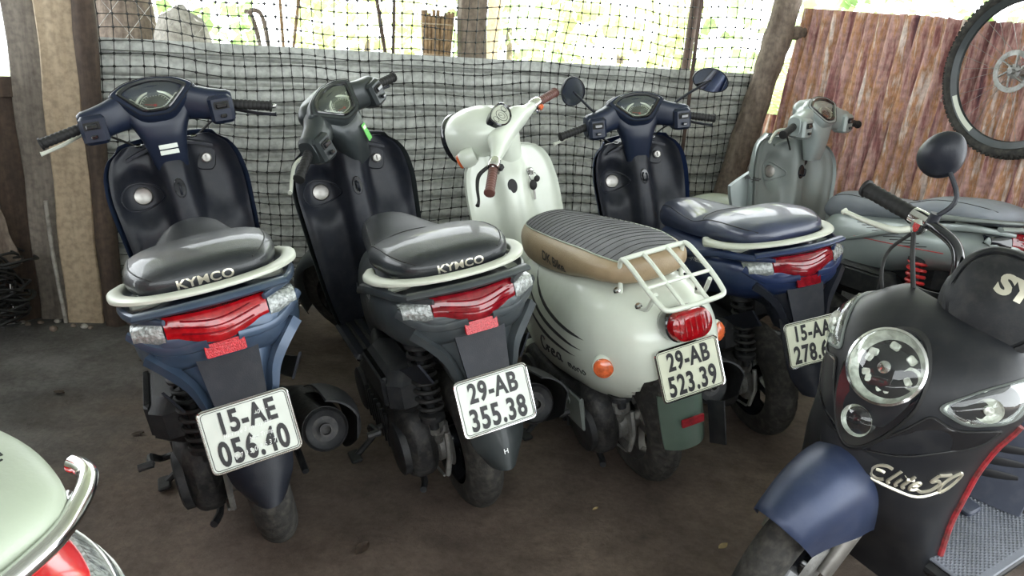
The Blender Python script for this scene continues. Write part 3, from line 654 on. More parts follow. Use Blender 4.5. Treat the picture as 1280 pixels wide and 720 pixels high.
def mirror(parent, mtx, base, knee, head, ndir, rx, ry, tip, m='black', nm='mirror'):
    """stem plus a round mirror head whose glass faces ndir"""
    st = MB().tube([base, knee, head], .0055, 8, sm=5).build('mirror_stem', m, parent)
    T = AX(head, ndir); T = T @ Matrix.Rotation(tip, 4, 'Z')
    out = [(rx*cos(a)*(1+.10*sin(a)), ry*sin(a)) for a in np.linspace(0, 2*pi, 36, endpoint=False)]
    def ring(k, h): return [(p[0]*k, p[1]*k, h) for p in out]
    MB().loft([ring(.25, -.034), ring(.6, -.029), ring(.88, -.016), ring(1, 0), ring(.99, .006), ring(.93, .006), ring(.93, .003)], True, T).build('mirror_housing', m, parent)
    MB().loft([ring(.92, .003), ring(.92, .0045)], True, T).build('mirror_glass', 'mirror', parent)
# ------------------------------------------------------------------ the black-seated scooters
def seat_keys_candy():
    return [(-.205, .055, .800, .775, 2.6), (-.195, .105, .818, .762, 2.8), (-.16, .14, .832, .752, 2.8), (-.08, .163, .840, .742, 2.8), (.02, .165, .832, .732, 2.8), (.12, .150, .802, .712, 2.7),
            (.20, .132, .782, .695, 2.6), (.32, .112, .776, .675, 2.5), (.44, .092, .775, .655, 2.4), (.53, .075, .762, .640, 2.3), (.59, .052, .730, .635, 2.2), (.625, .022, .69, .645, 2)]
def grab_rail(root, m='rail', sc=1., dz=0):
    P = [(.03, .165, .742), (-.01, .180, .750), (-.06, .190, .760), (-.13, .178, .768), (-.20, .135, .777), (-.238, .07, .782), (-.248, 0, .783)]
    P = [(x, y*sc, z+dz) for x, y, z in P]; P = P+[(x, -y, z) for x, y, z in P[-2::-1]]
    sec = [(.017*sq(cos(a), 3), .0155*sq(sin(a), 3)) for a in np.linspace(0, 2*pi, 16, endpoint=False)]
    mb = MB().sweep(P, sec, sm=6, taper=lambda t: (.5+.5*min(1, 8*min(t, 1-t)), .40+.95*max(0, abs(2*t-1))**2.5*min(1, 9*min(t, 1-t)+.5)))
    for s in (-1, 1): mb.box((-.10, s*.12, .742+dz), (.05, .09, .02), b=.006)
    return mb.build('grab_rail', m, root)
def candy(name, label, pose, steer, body, tail, seatm, plate, scrib=None, mirrors=False, inner='black', platem='plate', group=None, kymco=True, lens='redlens', spring='rubber', extra=None, cover=None, railm='rail', fender=None, sw=1., hoff=None, fr=0, clearm='clear', flank=None, dx=0, lowm=None):
    root = scooter_root(name, label, pose, group); cover = cover or body
    Ms = running_gear(root, steer=steer, lean=pose[3], fender=fender or body, spring=spring, fr=fr, dx=dx)
    if hoff: Ms = Matrix.Translation(hoff) @ Ms
    # --- side bodywork and tail
    body_mb = xloft([(-.285, .05, .705, .655, 2.6), (-.27, .11, .725, .63, 2.8), (-.22, .152, .738, .60, 2.8), (-.12, .180, .745, .565, 2.7), (0, .186, .742, .54, 2.6), (.14, .176, .728, .50, 2.6), (.28, .160, .708, .44, 2.6),
        (.40, .142, .69, .37, 2.8), (.50, .122, .675, .32, 3), (.56, .10, .65, .30, 3), (.575, .07, .62, .32, 3)], 44, 40)
    bo = body_mb.build('body_panel', tail, root)
    for s in (-1, 1):   # crease and lower dark edge on each flank
        MB().sweep([(-.27, s*.10, .742), (-.2, s*.158, .744), (-.1, s*.183, .735), (.05, s*.190, .70), (.2, s*.176, .645), (.36, s*.152, .585), (.5, s*.125, .56)], [(.010*cos(a), .014*sin(a)) for a in np.linspace(0, 2*pi, 8, endpoint=False)], sm=4, taper=lambda t: .25+.75*sin(pi*min(1, t+.1))).build('flank_crease', tail, root)
        if not dx: MB().shell(lambda u, v: (-.22+.60*u, s*(.168-.05*abs(u-.35)-.03*v), .575-.23*u-.02*sin(u*3)-.06*v*(1-.3*u)), 14, 5, (0, -s*.006, 0)).build('lower_flank', 'black', root)
    MB().box((.20, 0, .52), (.5, .16, .2), b=.05).box((.47, 0, .44), (.14, .18, .3), b=.04).build('under_seat_box', 'blackm', root)
    if flank: decal_text('flank_lettering', body_mb, 'Candy Hermosa' if flank == 1 else 'Candy', .026, (.085, .24, .668), (-1, 0, .12), (.12, 0, 1), 'whiteink', bo, shear=.45, lift=.001, xs=.95)
    # --- tail lamp: red centre, clear wings
    def lampf(y): return -.292+.9*abs(y)**1.75*1.6
    def lamp(y0, y1, zt, zb, th, nm, m, par, n=18):
        def f(u, v):
            y = y0+(y1-y0)*u; a = zt(y); b = zb(y); z = b+(a-b)*v; bul = sin(pi*v)**.5*.008
            return (lampf(y)-bul+(z-.70)*.28, y, z)
        return MB().shell(f, n, 8, (th, 0, 0)).build(nm, m, par)
    zt = lambda y: .748-.05*max(0, abs(y)-.075); zb = lambda y: .688+.15*max(0, abs(y)-.05)-.006*cos(y*40)
    lampo = lamp(-.103, .103, zt, zb, .035, 'tail_lamp', lens, root)
    for s in (-1, 1):
        lamp(s*.106, s*.168, lambda y: .742-.22*max(0, abs(y)-.106), lambda y: .693+.1*max(0, abs(y)-.105), .03, 'turn_lens', clearm, lampo, 8)
        MB().sweep([(lampf(.04)-.004, s*.03, .682), (lampf(.09), s*.095, .676), (lampf(.13)+.004, s*.14, .688), (lampf(.172)+.01, s*.176, .716)], [(.006*cos(a), .012*sin(a)) for a in np.linspace(0, 2*pi, 8, endpoint=False)], sm=4).build('lamp_bezel', tail, root)
    lr = MB()
    for zz, hw in ((.735, .070), (.722, .088), (.709, .072)):
        lr.tube([(lampf(y)-.0085+(zz-.70)*.28, y, zz-.006*cos(y*30)) for y in np.linspace(-hw, hw, 14)], .0022, 5)
    lr.build('lens_ridge', 'darkred', lampo)
    MB().sweep([(-.24, .15, .757), (-.272, .07, .764), (-.283, 0, .766), (-.272, -.07, .764), (-.24, -.15, .757)], [(.018*cos(a), .009*sin(a)) for a in np.linspace(0, 2*pi, 10, endpoint=False)], sm=4).build('tail_lip', tail, root)
    # --- centre panel below the lamp with its two side struts
    def vp(u, v):
        z = .690-.185*v; w_ = .140-.070*v; y = (2*u-1)*w_; return (-.266-.030*v**1.2+.05*(abs(2*u-1))**2.6, y, z)
    tp_ = MB().shell(vp, 16, 10, (.03, 0, 0)).build('tail_panel', lowm or tail, root)
    MB().shell(lambda u, v: (-.2695-.030*(v*.9)**1.2-.003, (2*u-1)*(.066-.012*v), .668-.130*v), 6, 8, (.01, 0, 0)).build('centre_panel', 'black', tp_)
    for s in (-1, 1):
        MB().sweep([(-.235, s*.15, .665), (-.255, s*.12, .635), (-.268, s*.085, .585), (-.278, s*.068, .535), (-.29, s*.05, .50)], [(.016, .010), (-.012, .012), (-.016, -.010), (.012, -.012)], sm=4, taper=lambda t: 1.1-.5*t).build('tail_strut', lowm or tail, root)
    MB().shell(lambda u, v: (-.24+.26*u, (2*v-1)*(.10-.02*u), .60-.02*u+.0*v), 6, 6, (0, 0, -.02)).build('tail_underside', 'black', root)
    rf = MB().prism(rrect(.082, .030, .004), plane_M((-.287, 0, .664), (0, -1, 0), (.15, 0, 1)), .008, .001).build('reflector', 'darkred' if lowm else 'reflector', root)
    # --- mudguard with pointed end
    def mg(u, v):
        z = .600-.305*v; w_ = float(np.interp(z, [.295, .31, .35, .40, .52, .60], [.034, .044, .066, .076, .074, .080])); y = (2*u-1)*w_
        x = float(np.interp(z, [.295, .42, .54, .60], [-.352, -.322, -.286, -.262])); return (x+.035*abs(2*u-1)**2.2, y, z)
    g = MB().shell(mg, 14, 20, (.004, 0, .0)); mgo = g.build('rear_mudguard', 'greyp' if tail == 'tail_grey' else 'black', root)
    if plate and plate[0] == '29-AB': decal_text('letter', None, 'H', .018, (-.345, 0, .345), (0, -1, 0), (.25, 0, 1), 'whiteink', mgo)
    if plate: number_plate(root, (-.318, 0, .474), (.264, 0, .964), plate[0], plate[1], platem, scrib)
    grab_rail(root, railm)
    # --- seat
    sm = xloft(seat_keys_candy(), 56, 36); so_ = sm.build('seat', seatm, root)
    for s in (-1, 1):
        bv = sm.bvh(); seam = []
        for x in np.linspace(-.19, .56, 30):
            kk = pch(seat_keys_candy(), x)[0]; p = Vector((x, s*kk[0]*.93, kk[1]-.010*1)); hit = bv.find_nearest(p); seam.append(hit[0]+hit[1]*.0004)
        MB().tube(seam, .0016, 5).build('seam', 'rubber', so_)
    bv = sm.bvh(); seam = []
    for y in np.linspace(-.13, .13, 24):
        h = bv.ray_cast(Vector((.10+.10*(1-(y/.13)**2), y, 1.2)), Vector((0, 0, -1))); seam.append(h[0]+Vector((0, 0, .0004)))
    MB().tube(seam, .0016, 5).build('seam', 'rubber', so_)
    if kymco: decal_text('seat_lettering', sm, 'KYMCO', .026, (-.20, 0, .789), (0, -1, 0), (.3, 0, 1), 'gold', so_, bold=.0006, xs=1.25, lift=.0012, sp=1.05)
    # --- floor board, tunnel, belly
    MB().box((.70, 0, .285), (.36, .34, .03), b=.012).box((.70, 0, .235), (.42, .26, .09), b=.03).build('floorboard', 'black', root)
    fb = MB()
    for k in range(9): fb.box((.70, -.13+.0325*k, .302), (.28, .012, .008), b=.002)
    fb.build('floor_ribs', 'rubber', root)
    # --- leg shield: inner panel with pockets, and painted front cowl
    WZ = [(.24, .12), (.31, .160), (.45, .185), (.6, .200), (.70, .207), (.79, .212), (.86, .205), (.91, .185), (.945, .14)]
    def wz(z): return float(pch(WZ, z)[0, 0])*sw
    def xz(z): return float(pch([(.24, .86), (.31, .845), (.45, .835), (.6, .845), (.75, .865), (.86, .885), (.945, .915)], z)[0, 0])
    def innerf(u, v):
        z = .25+.695*v; w_ = wz(z); s = 2*u-1; y = s*w_*.965; x = xz(z)
        x -= .050*math.exp(-(y/.050)**4)*min(1, (z-.35)*4 if z > .35 else 0)        # central spine
        x -= .016*math.exp(-((abs(s)-1)/.10)**2)                                      # raised rims
        for sg, zz, rx_, rz_ in ((1, .785, .062, .085), (-1, .80, .070, .13)):
            x += .040*math.exp(-(((y-sg*.118)/rx_)**2+((z-zz)/rz_)**2)**2)
        return (x, y, z)
    im = MB().shell(innerf, 60, 64, (.012, 0, 0)); ino = im.build('inner_panel', inner, root, angle=50)
    def outerf(u, v):
        z = .22+.735*v; w_ = wz(max(z, .24))*(1.04); s = 2*u-1; y = s*w_; e_ = abs(s)
        x = xz(max(z, .24))+.018-.030*e_**8+(.085+.10*sin(min(1, max(0, (z-.2)/.75))*pi)*.8)*(1-e_**2.2)
        return (x, y, z)
    MB().shell(outerf, 40, 40, (-.01, 0, 0)).build('front_cowl', body, root)
    MB().shell(lambda u, v: (.885+.09*u+.0*v, (2*v-1)*(.135-.03*u), .940+.012*u-.03*(2*v-1)**2), 8, 12, (0, 0, -.01)).build('shield_top', inner, root)
    hl = MB().ball((1.085, 0, .64), (.02, .09, .05), 14).build('front_lamp', 'clear', root)
    bz = AX((.9, 0, 0), (-1, 0, 0))
    bvI = im.bvh()
    def onp(y, z): h = bvI.ray_cast(Vector((.5, y, z)), Vector((1, 0, 0))); return h[0]
    p = onp(.116, .783); T = AX(p+Vector((-.001, 0, 0)), (-.95, .1, .2))
    bd = MB().lathe([(.030, -.01), (.030, .004), (.027, .008), (.024, .006), (.001, .0065)], 28, T).build('fuel_cap', 'steel', root)
    eye = [(p.x-.002, .116+.066*cos(a)*(1), .783+.043*sin(a)*(1+.25*cos(a))) for a in np.linspace(0, 2*pi, 33)]
    MB().tube([onp(q[1], q[2])+Vector((-.001, 0, 0)) for q in eye], .0035, 6).build('cap_surround', inner, ino)
    p = onp(-.105, .862); T = AX(p, (-.95, -.05, .25))
    ko = MB().prism(poly_clip_round([(-.042, -.045), (.034, -.05), (.042, .03), (-.02, .045)]), T @ Matrix.Translation((0, 0, -.004)), .010, .003).build('key_panel', 'black', root)
    MB().lathe([(.017, 0), (.017, .014), (.013, .017), (.001, .016)], 20, T @ Matrix.Translation((0, 0, .004))).box((0, 0, .02), (.004, .016, .004), T @ Matrix.Translation((0, 0, .004)), b=.001).build('ignition_lock', 'steel', ko)
    T = AX(onp(0, .80)+Vector((-.001, 0, 0)), (-1, 0, .08))
    MB().prism(ngon(24, .018, .033), T @ Matrix.Translation((0, 0, -.004)), .008, .003).build('hook_recess', 'gloss', ino)
    MB().tube([T @ Vector(q) for q in ((0, .014, .002), (0, .016, .022), (0, -.008, .026), (0, -.014, .018))], .004, 8, sm=4).build('bag_hook', 'black', ino)
    for s in (-1, 1):
        MB().lathe([(.011, 0), (.011, .004), (.006, .001), (.001, .001)], 14, AX((.905, s*.085, .943), (-.3, 0, 1))).build('screw_hole', 'gloss', ino)
    # --- handlebar cover
    hm = yloft([(-.228, .865, 1.030, .030, .040), (-.218, .866, 1.030, .036, .048), (-.16, .873, 1.040, .040, .052), (-.12, .885, 1.052, .045, .055), (-.08, .905, 1.062, .055, .062), (0, .915, 1.07, .060, .066),
                (.08, .905, 1.062, .055, .062), (.12, .885, 1.052, .045, .055), (.16, .873, 1.040, .040, .052), (.218, .866, 1.030, .036, .048), (.228, .865, 1.030, .030, .040)], 44, 24)
    z2 = zloft([(.862, .878, .028, .050, 3), (.90, .876, .036, .056, 3), (.96, .874, .046, .068, 3), (1.0, .880, .052, .084, 3), (1.03, .892, .058, .102, 2.8), (1.06, .905, .062, .118, 2.6), (1.09, .915, .056, .122, 2.5), (1.112, .922, .046, .112, 2.4), (1.13, .927, .028, .08, 2.3)], 40, 36)
    hm.add(z2.v, z2.f)
    bar = hm.build('handlebar_cover', cover, root, mtx=Ms, angle=45)
    # dash: pentagon bezel, silver rims, dark faces, lens
    c0 = Vector((.850, 0, 1.090)); up = Vector((.62, 0, .79)); T = plane_M(c0, (0, -1, 0), up)
    pent = lambda k, dy=0: poly_clip_round([(-.100*k, .026*k+dy), (-.062*k, .052*k+dy), (0, .062*k+dy), (.062*k, .052*k+dy), (.100*k, .026*k+dy), (.082*k, .004*k+dy), (.034*k, -.050*k+dy), (-.034*k, -.050*k+dy), (-.082*k, .004*k+dy)], 3, .3)
    o1, o2 = pent(1.08), pent(.92)
    MB().loft([[(x, y-.004, h) for x, y in pent(k)] for k, h in ((1.34, -.060), (1.34, -.012), (1.29, -.002), (1.22, .004), (1.06, .004), (1.02, -.002))], False, T).build('dash_hood', cover, bar)
    MB().tube([T @ Vector((x, y-.004, .003)) for x, y in pent(1.27)+[pent(1.27)[0]]], .0012, 4).build('hood_seam', 'rubber', bar)
    dz = MB().loft([[(x, y, -.03) for x, y in o1], [(x, y, .006) for x, y in o1], [(x, y, .009) for x, y in pent(1.03)], [(x, y, .006) for x, y in o2], [(x, y, -.006) for x, y in pent(.86)]], False, T)
    dz.build('dash_bezel', 'gloss', bar)
    MB().loft([[(x, y, -.006) for x, y in pent(.90)], [(x, y, -.004) for x, y in pent(.86)]], True, T).build('gauge_face', 'gauge', bar)
    sil = MB()
    def arcp(cx, cy, r, a0, a1, h=-.002, n=16, ry=None): return [T @ Vector((cx+r*cos(radians(a)), cy+(ry or r)*sin(radians(a)), h)) for a in np.linspace(a0, a1, n)]
    sil.tube(arcp(0, -.036, .058, 22, 158, ry=.056), .0052, 6)
    sil.tube([T @ Vector((x, y, -.002)) for x, y in pent(.80)+[pent(.80)[0]]], .0017, 5)
    sil.tube(arcp(0, -.034, .046, 10, 170), .0011, 5); sil.tube(arcp(-.058, .018, .018, 60, 250), .0016, 5); sil.tube(arcp(.058, .018, .018, -70, 120), .0016, 5); sil.tube(arcp(0, .012, .028, 30, 150), .0016, 5)
    for k in range(13):
        a = radians(18+12*k); sil.tube([T @ Vector((.038*cos(a), -.034+.038*sin(a), -.003)), T @ Vector((.044*cos(a), -.034+.044*sin(a), -.003))], .0008, 4)
    sil.build('gauge_rims', 'gaugel', bar)
    gg = MB()
    for s in (-1, 1): gg.prism(ngon(16, .017, .010), T @ Matrix.Translation((s*.055, .020, -.005)), .002, .0005)
    gg.build('gauge_inset', 'gaugeg', bar)
    nd = MB().tube([T @ Vector((0, -.030, -.001)), T @ Vector((-.030, -.022, -.001))], .0013, 5).prism(ngon(10, .005), T @ Matrix.Translation((0, -.030, -.003)), .004)
    nd.build('gauge_needle', 'redlens', bar)
    MB().loft([[(x, y, .0015) for x, y in pent(.90)], [(x*.9, y*.9, .006) for x, y in pent(.90)]], True, T).build('gauge_lens', 'glass', bar)
    if body == 'navy':
        sp = z2.bvh()
        for k in range(2):
            T2 = plane_M(Vector((.829, -.004, .936-.018*k)), (0, -1, -.0), (.1, 0, 1)); MB().prism(rrect(.056, .014, .001), T2 @ Matrix.Translation((0, 0, .001)), .0012, .0003).build('warning_sticker', 'plate', bar)
    if body == 'greyp':
        T2 = plane_M(Vector((.838, -.030, .950)), (.12, -.99, 0), (.02, 0, 1)); MB().prism(rrect(.026, .062, .002), T2 @ Matrix.Translation((0, 0, .016)), .0012, .0003).build('green_sticker', 'green', bar)
        MB().prism(rrect(.018, .012, .001), T2 @ Matrix.Translation((0, .018, .0172)), .0008, .0002).build('sticker_emblem', 'gold', bar)
    for s in (-1, 1):
        sw = MB().box((.848, s*.188, 1.022), (.070, .074, .088), b=.010).build('switch_box', cover, bar)
        b1 = MB().box((.808, s*.190, 1.035), (.010, .034, .016), b=.003).box((.806, s*.190, 1.003), (.012, .020, .012), b=.003)
        b1.build('switch_button', 'gloss', bar)
        MB().prism(rrect(.046, .024, .004), plane_M((.812, s*.190, 1.036), (0, -1, 0), (0, 0, 1)), .003, .001).build('switch_frame', 'rubber', bar)
        grip(s*.222, s*.338, .868, .846, 1.030, 1.006, 'rubber').build('grip', 'rubber', bar)
        MB().tube([(.905, s*.20, 1.012), (.935, s*.235, 1.005), (.925, s*.29, .985), (.900, s*.345, .972), (.895, s*.36, .970)], [.006, .007, .006, .0055, .008], 8, sm=5).build('brake_lever', 'rail' if s > 0 else 'black', bar)
        MB().tube([(.905, s*.19, 1.00), (.94, s*.14, .97), (.96, s*.06, .90), (.96, s*.03, .80)], .004, 6, sm=5).build('brake_cable', 'rubber', bar)
    if body == 'navy': MB().ball((.844, -.352, 1.003), (.007, .010, .007), 8).build('bar_end', 'chrome', bar)
    if mirrors:
        mirror(bar, Ms, (.885, .165, 1.075), (.868, .20, 1.10), (.83, .285, 1.185), (-1, -.15, -.42), .052, .066, .3)
        mirror(bar, Ms, (.885, -.165, 1.075), (.872, -.22, 1.11), (.86, -.335, 1.165), (-.9, .35, -.25), .078, .052, -.35)
    return root, body_mb, Ms, bar

# ------------------------------------------------------------------ script lettering as strokes (x advance, glyph strokes)
GL = {'E': (.9, [[(.75, .95), (.45, 1.0), (.15, .8), (.1, .45), (.3, .1), (.6, .0), (.85, .15)], [(.22, .55), (.45, .58), (.62, .55)]]),
 'l': (.38, [[(.25, 1.0), (.18, .5), (.15, .12), (.3, .02)]]), 'i': (.34, [[(.2, .55), (.14, .15), (.28, .02)], [(.24, .76), (.25, .78)]]),
 't': (.42, [[(.28, .9), (.18, .4), (.15, .1), (.32, .02)], [(.05, .6), (.42, .62)]]), 'e': (.5, [[(.12, .28), (.35, .34), (.38, .5), (.22, .55), (.08, .3), (.15, .05), (.35, .03), (.5, .15)]]),
 '5': (.85, [[(.95, 1.0), (.4, 1.0)], [(.4, 1.0), (.3, .62), (.55, .68), (.78, .5), (.65, .15), (.3, .0), (.02, .12)]]), '0': (.75, [[(.5, 1.0), (.22, .8), (.1, .35), (.25, .0), (.5, .1), (.7, .5), (.68, .9), (.5, 1.0)]]),
 'C': (.62, [[(.55, .85), (.45, 1.0), (.22, .95), (.08, .5), (.2, .05), (.45, .05), (.62, .3)]]), 'r': (.36, [[(.05, .5), (.15, .52), (.12, .05)], [(.14, .35), (.25, .52), (.36, .5)]]),
 'a': (.5, [[(.4, .5), (.2, .54), (.08, .28), (.2, .03), (.36, .2), (.42, .5), (.38, .1), (.5, .05)]]), 'm': (.6, [[(.08, .5), (.08, .05)], [(.08, .35), (.2, .52), (.28, .4), (.28, .05)], [(.28, .38), (.4, .52), (.5, .4), (.5, .03)]]),
 'o': (.48, [[(.25, .52), (.08, .28), (.22, .03), (.4, .25), (.25, .52)]]), 'n': (.46, [[(.08, .5), (.08, .05)], [(.08, .35), (.25, .52), (.36, .38), (.38, .03)]]),
 's': (.35, [[(.32, .48), (.15, .5), (.12, .36), (.3, .22), (.22, .05), (.05, .06)]]), 'y': (.42, [[(.08, .5), (.12, .25), (.28, .25), (.34, .5)], [(.36, .5), (.3, -.1), (.1, -.3), (.02, -.15)]]),
 'd': (.48, [[(.34, .45), (.15, .5), (.06, .2), (.2, .02), (.36, .2)], [(.42, 1.), (.36, .3), (.42, .02)]]), 'f': (.34, [[(.4, .95), (.25, .95), (.15, .1), (.05, -.3)], [(.02, .5), (.34, .52)]]),
 'H': (.6, [[(.12, 1), (.1, 0)], [(.5, 1), (.46, 0)], [(.1, .5), (.5, .52)]]), ' ': (.3, []), 'x': (.4, [[(.05, .5), (.35, .03)], [(.35, .5), (.05, .03)]])}
def script(s, h, slant=.25, xs=1.):
    x = 0; P = []; h0 = h; 
    for c in s:
        a, st = GL[c]; P += [[((x+p[0]+p[1]*slant)*h, p[1]*h) for p in q] for q in st]; x += a
    W = x*h/2; return [[((a-W)*xs, b-h/2) for a, b in q] for q in P]

# ------------------------------------------------------------------ white retro scooter
def retro():
    pose = (.455, 2.245, 112.57, 12.0)
    root = scooter_root('scooter', 'white retro scooter with tan and grey seat, white rear rack and plate 29-AB 523.39', pose)
    Ms = running_gear(root, wb=1.17, rr=.213, rf=.21, rim='steel', pat=1, steer=radians(46), lean=12, fender='white', wr=.10, air=False)
    bk = [(-.295, .05, .575, .475, 2.2), (-.288, .09, .61, .445, 2.3), (-.258, .130, .655, .41, 2.3), (-.20, .165, .690, .375, 2.3), (-.12, .192, .715, .34, 2.3), (0, .205, .718, .305, 2.3), (.15, .203, .700, .28, 2.3),
          (.30, .190, .672, .262, 2.4), (.44, .165, .645, .26, 2.6), (.53, .14, .625, .27, 2.8), (.575, .11, .60, .30, 3), (.59, .08, .57, .34, 3)]
    bm_ = xloft(bk, 50, 48)
    # cut the underside open above the wheel by lifting bottom vertices
    V = []
    for x, y, z in bm_.v:
        lim = .33+.10*max(0, min(1, (-x+.05)/.35))
        if abs(y) < .11 and z < lim+.06 and x < .25: z = max(z, lim+.07)
        V.append((x, y, z))
    bm_.v = V; bo = bm_.build('body_shell', 'white', root)
    bv = bm_.bvh()
    for s in (1, -1):
        rim_ = []
        for x in np.linspace(.56, -.38, 30):
            k = pch(bk, x)[0]; z = k[2]+.024; h = bv.ray_cast(Vector((x, s*.5, z)), Vector((0, -s, 0)))
            if h[0] is not None: rim_.append(h[0]+Vector((0, s*.001, 0)))
        MB().tube(rim_, .0045, 6).build('edge_bead', 'white', bo)
        for (x0, z0, x1, z1) in ((.42, .635, -.17, .570), (.44, .590, -.155, .535), (.44, .54, -.11, .505)):
            pts = []
            for t in np.linspace(0, 1, 22):
                x = x0+(x1-x0)*t; z = z0+(z1-z0)*t-.035*sin(pi*t)*(1 if s > 0 else 1); h = bv.ray_cast(Vector((x, s*.5, z)), Vector((0, -s, 0))); pts.append(h[0] if h[0] is not None else Vector((x, s*.19, z)))
            R = [.0012+.0085*sin(pi*t)**.7 for t in np.linspace(0, 1, 22)]
            MB().tube([p-Vector((0, s*.0055, 0)) for p in pts], R, 6).build('flank_stripe', 'ink', bo)
        # turn signal pod
        o = Vector((-.165, s*.172, .512)); d = Vector((-.75, s*.55, .05)).normalized()
        MB().lathe([(.030, -.05), (.034, -.01), (.033, .018), (.030, .022)], 24, AX(o, d)).build('signal_pod', 'white', root)
        MB().lathe([(.029, .018), (.027, .028), (.016, .036), (.001, .038)], 24, AX(o, d)).build('turn_signal', 'amber', root)
    for pth, c, hh, ww in ((script('Crea', .050, .12, 1.7), (.150, .440), 0, .0068), (script('mono', .036, .12, 1.5), (-.030, .448), 0, .0040)):
        decal_strokes('script_lettering', bm_, pth, (c[0], .24, c[1]), (-.94, -.2, .13), (.13, .15, 1), 'ink', bo, w=ww, lift=.0003)
    # seat
    sk = [(-.185, .05, .775, .735, 2.4), (-.175, .09, .79, .722, 2.6), (-.13, .128, .797, .712, 2.8), (-.02, .148, .80, .695, 2.8), (.12, .150, .792, .660, 2.8), (.26, .145, .780, .632, 2.8), (.40, .136, .770, .610, 2.6), (.50, .118, .762, .600, 2.5), (.57, .09, .745, .60, 2.4), (.605, .055, .715, .62, 2.2), (.615, .02, .68, .65, 2)]
    sm = xloft(sk, 50, 40); se = sm.build('seat', 'tan', root)
    bs = sm.bvh()
    def topz(x, y, l=.003):
        h = bs.ray_cast(Vector((x, y, 1.2)), Vector((0, 0, -1))); return (h[0]+Vector((0, 0, l))) if h[0] is not None else None
    def top(u, v):
        x = -.155+.68*u; k = pch(sk, x)[0]; y = (2*v-1)*k[0]*.80*(1 if x < .5 else 1-.5*((x-.5)/.065)**2*.6); p = topz(x, y); return p if p is not None else Vector((x, y, .75))
    tm = MB().shell(top, 40, 20, (0, 0, -.006)); tp = tm.build('seat_top', 'quilt', se, angle=60)
    st = MB()
    for k in range(22):
        x = -.14+.031*k; kk = pch(sk, x)[0]; pts = [topz(x+.012*cos(4*y/kk[0]), y, .0033) for y in np.linspace(-kk[0]*.78, kk[0]*.78, 14)]; pts = [p for p in pts if p]
        if len(pts) > 3: st.tube(pts, .0011, 4)
    st.build('stitching', 'ink', tp)
    MB().tube([Vector(top(u, 0))+Vector((0, 0, -.0005)) for u in np.linspace(0, 1, 40)], .0022, 5).tube([Vector(top(u, 1))+Vector((0, 0, -.0005)) for u in np.linspace(0, 1, 40)], .0022, 5).tube([Vector(top(1, v))+Vector((0, 0, -.001)) for v in np.linspace(0, 1, 20)], .0022, 5).build('piping', 'cream', se)
    decal_text('seat_lettering', sm, 'DK Bike', .044, (.175, .25, .712), (-.97, 0, .02), (0, 0, 1), 'ink', se, bold=.0012, xs=1.15, lift=.0012, shear=.1)
    # rear rack: hoop rising behind the seat, long bars sweeping back
    rk = MB(); r = .0068
    prof = lambda y: [(-.150, y, .700), (-.155, y, .76), (-.170, y, .798), (-.198, y, .800), (-.24, y, .782), (-.30, y, .75), (-.345, y*.95, .725)]
    for y in (.095, -.095): rk.tube(prof(y)+[(-.362, y*.86, .716), (-.367, y*.6, .714)], r, 10, sm=4)
    for y in (.036, -.036): rk.tube([(-.182, y, .803)]+prof(y)[3:]+[(-.366, y, .713)], r*.85, 10, sm=4)
    rk.tube([(-.367, .058, .714), (-.368, 0, .713), (-.367, -.058, .714)], r, 10); rk.tube([(-.172, .095, .799), (-.180, .06, .804), (-.180, -.06, .804), (-.172, -.095, .799)], r, 10, sm=4); rk.tube([(-.29, .092, .756), (-.29, -.092, .756)], r*.8, 8)
    for s in (1, -1):
        rk.tube([(-.31, s*.08, .742), (-.27, s*.085, .69), (-.235, s*.085, .680)], r*.9, 8, sm=3)
    ro = rk.build('rear_rack', 'white', root)
    for s in (1, -1):
        for x, z in ((-.150, .706), (-.235, .685)): MB().lathe([(.010, 0), (.010, .006), (.006, .010), (.001, .010)], 8, AX((x, s*.09 if x < -.2 else s*.105, z), (0, s*.3, 1))).build('rack_bolt', 'chrome', ro)
    # tail lamp
    T = plane_M((-.308, 0, .640), (0, -1, 0), (.22, 0, 1)); el = rrect(.128, .086, .042, 7)
    tl = MB().loft([[(x*k, y*k, z) for x, y in el] for k, z in ((.55, -.07), (.85, -.055), (1.02, -.02), (1.03, .012), (.98, .015))], True, T).build('lamp_housing', 'gloss', root)
    MB().loft([[(x*k, y*k, z) for x, y in el] for k, z in ((.96, .008), (.97, .022), (.90, .036), (.75, .041), (.4, .043))], True, T).build('tail_lamp', 'redlens', root)
    lr = MB()
    for k in range(6): lr.tube([T @ Vector((-.04+.016*k, y, .0425-.9*abs(y)**2*3)) for y in np.linspace(-.026, .026, 7)], .0022, 5)
    lr.build('lens_ribs', 'redlens', root)
    number_plate(root, (-.318, 0, .510), (.25, 0, .968), '29-AB', '523.39', 'platey')
    MB().box((-.280, 0, .53), (.04, .10, .08), b=.01).build('plate_bracket', 'blackm', root)
    def fl(u, v): return (-.285-.012*v+.03*abs(2*u-1)**2.5, (2*u-1)*(.070-.006*v**4), .42-.165*v)
    MB().shell(fl, 12, 10, (.004, 0, 0)).build('mud_flap', 'greensmoke', root)
    MB().prism(rrect(.070, .024, .003), plane_M((-.303, -.005, .345), (0, -1, 0), (-.07, 0, 1)), .007, .001).build('reflector', 'darkred', root)
    MB().shell(lambda u, v: ((-.26-.06*u), -.085-.012*u, .36-.14*v+.02*u), 4, 6, (0, -.004, 0)).build('flap_fin', 'blackm', root)
    MB().box((.03, .20, .30), (.15, .015, .11), b=.006).lathe([(.014, .0), (.014, .004), (.001, .004)], 14, AX((.04, .208, .32), (0, 1, 0))).build('casing_guard', 'silver_dark', root)
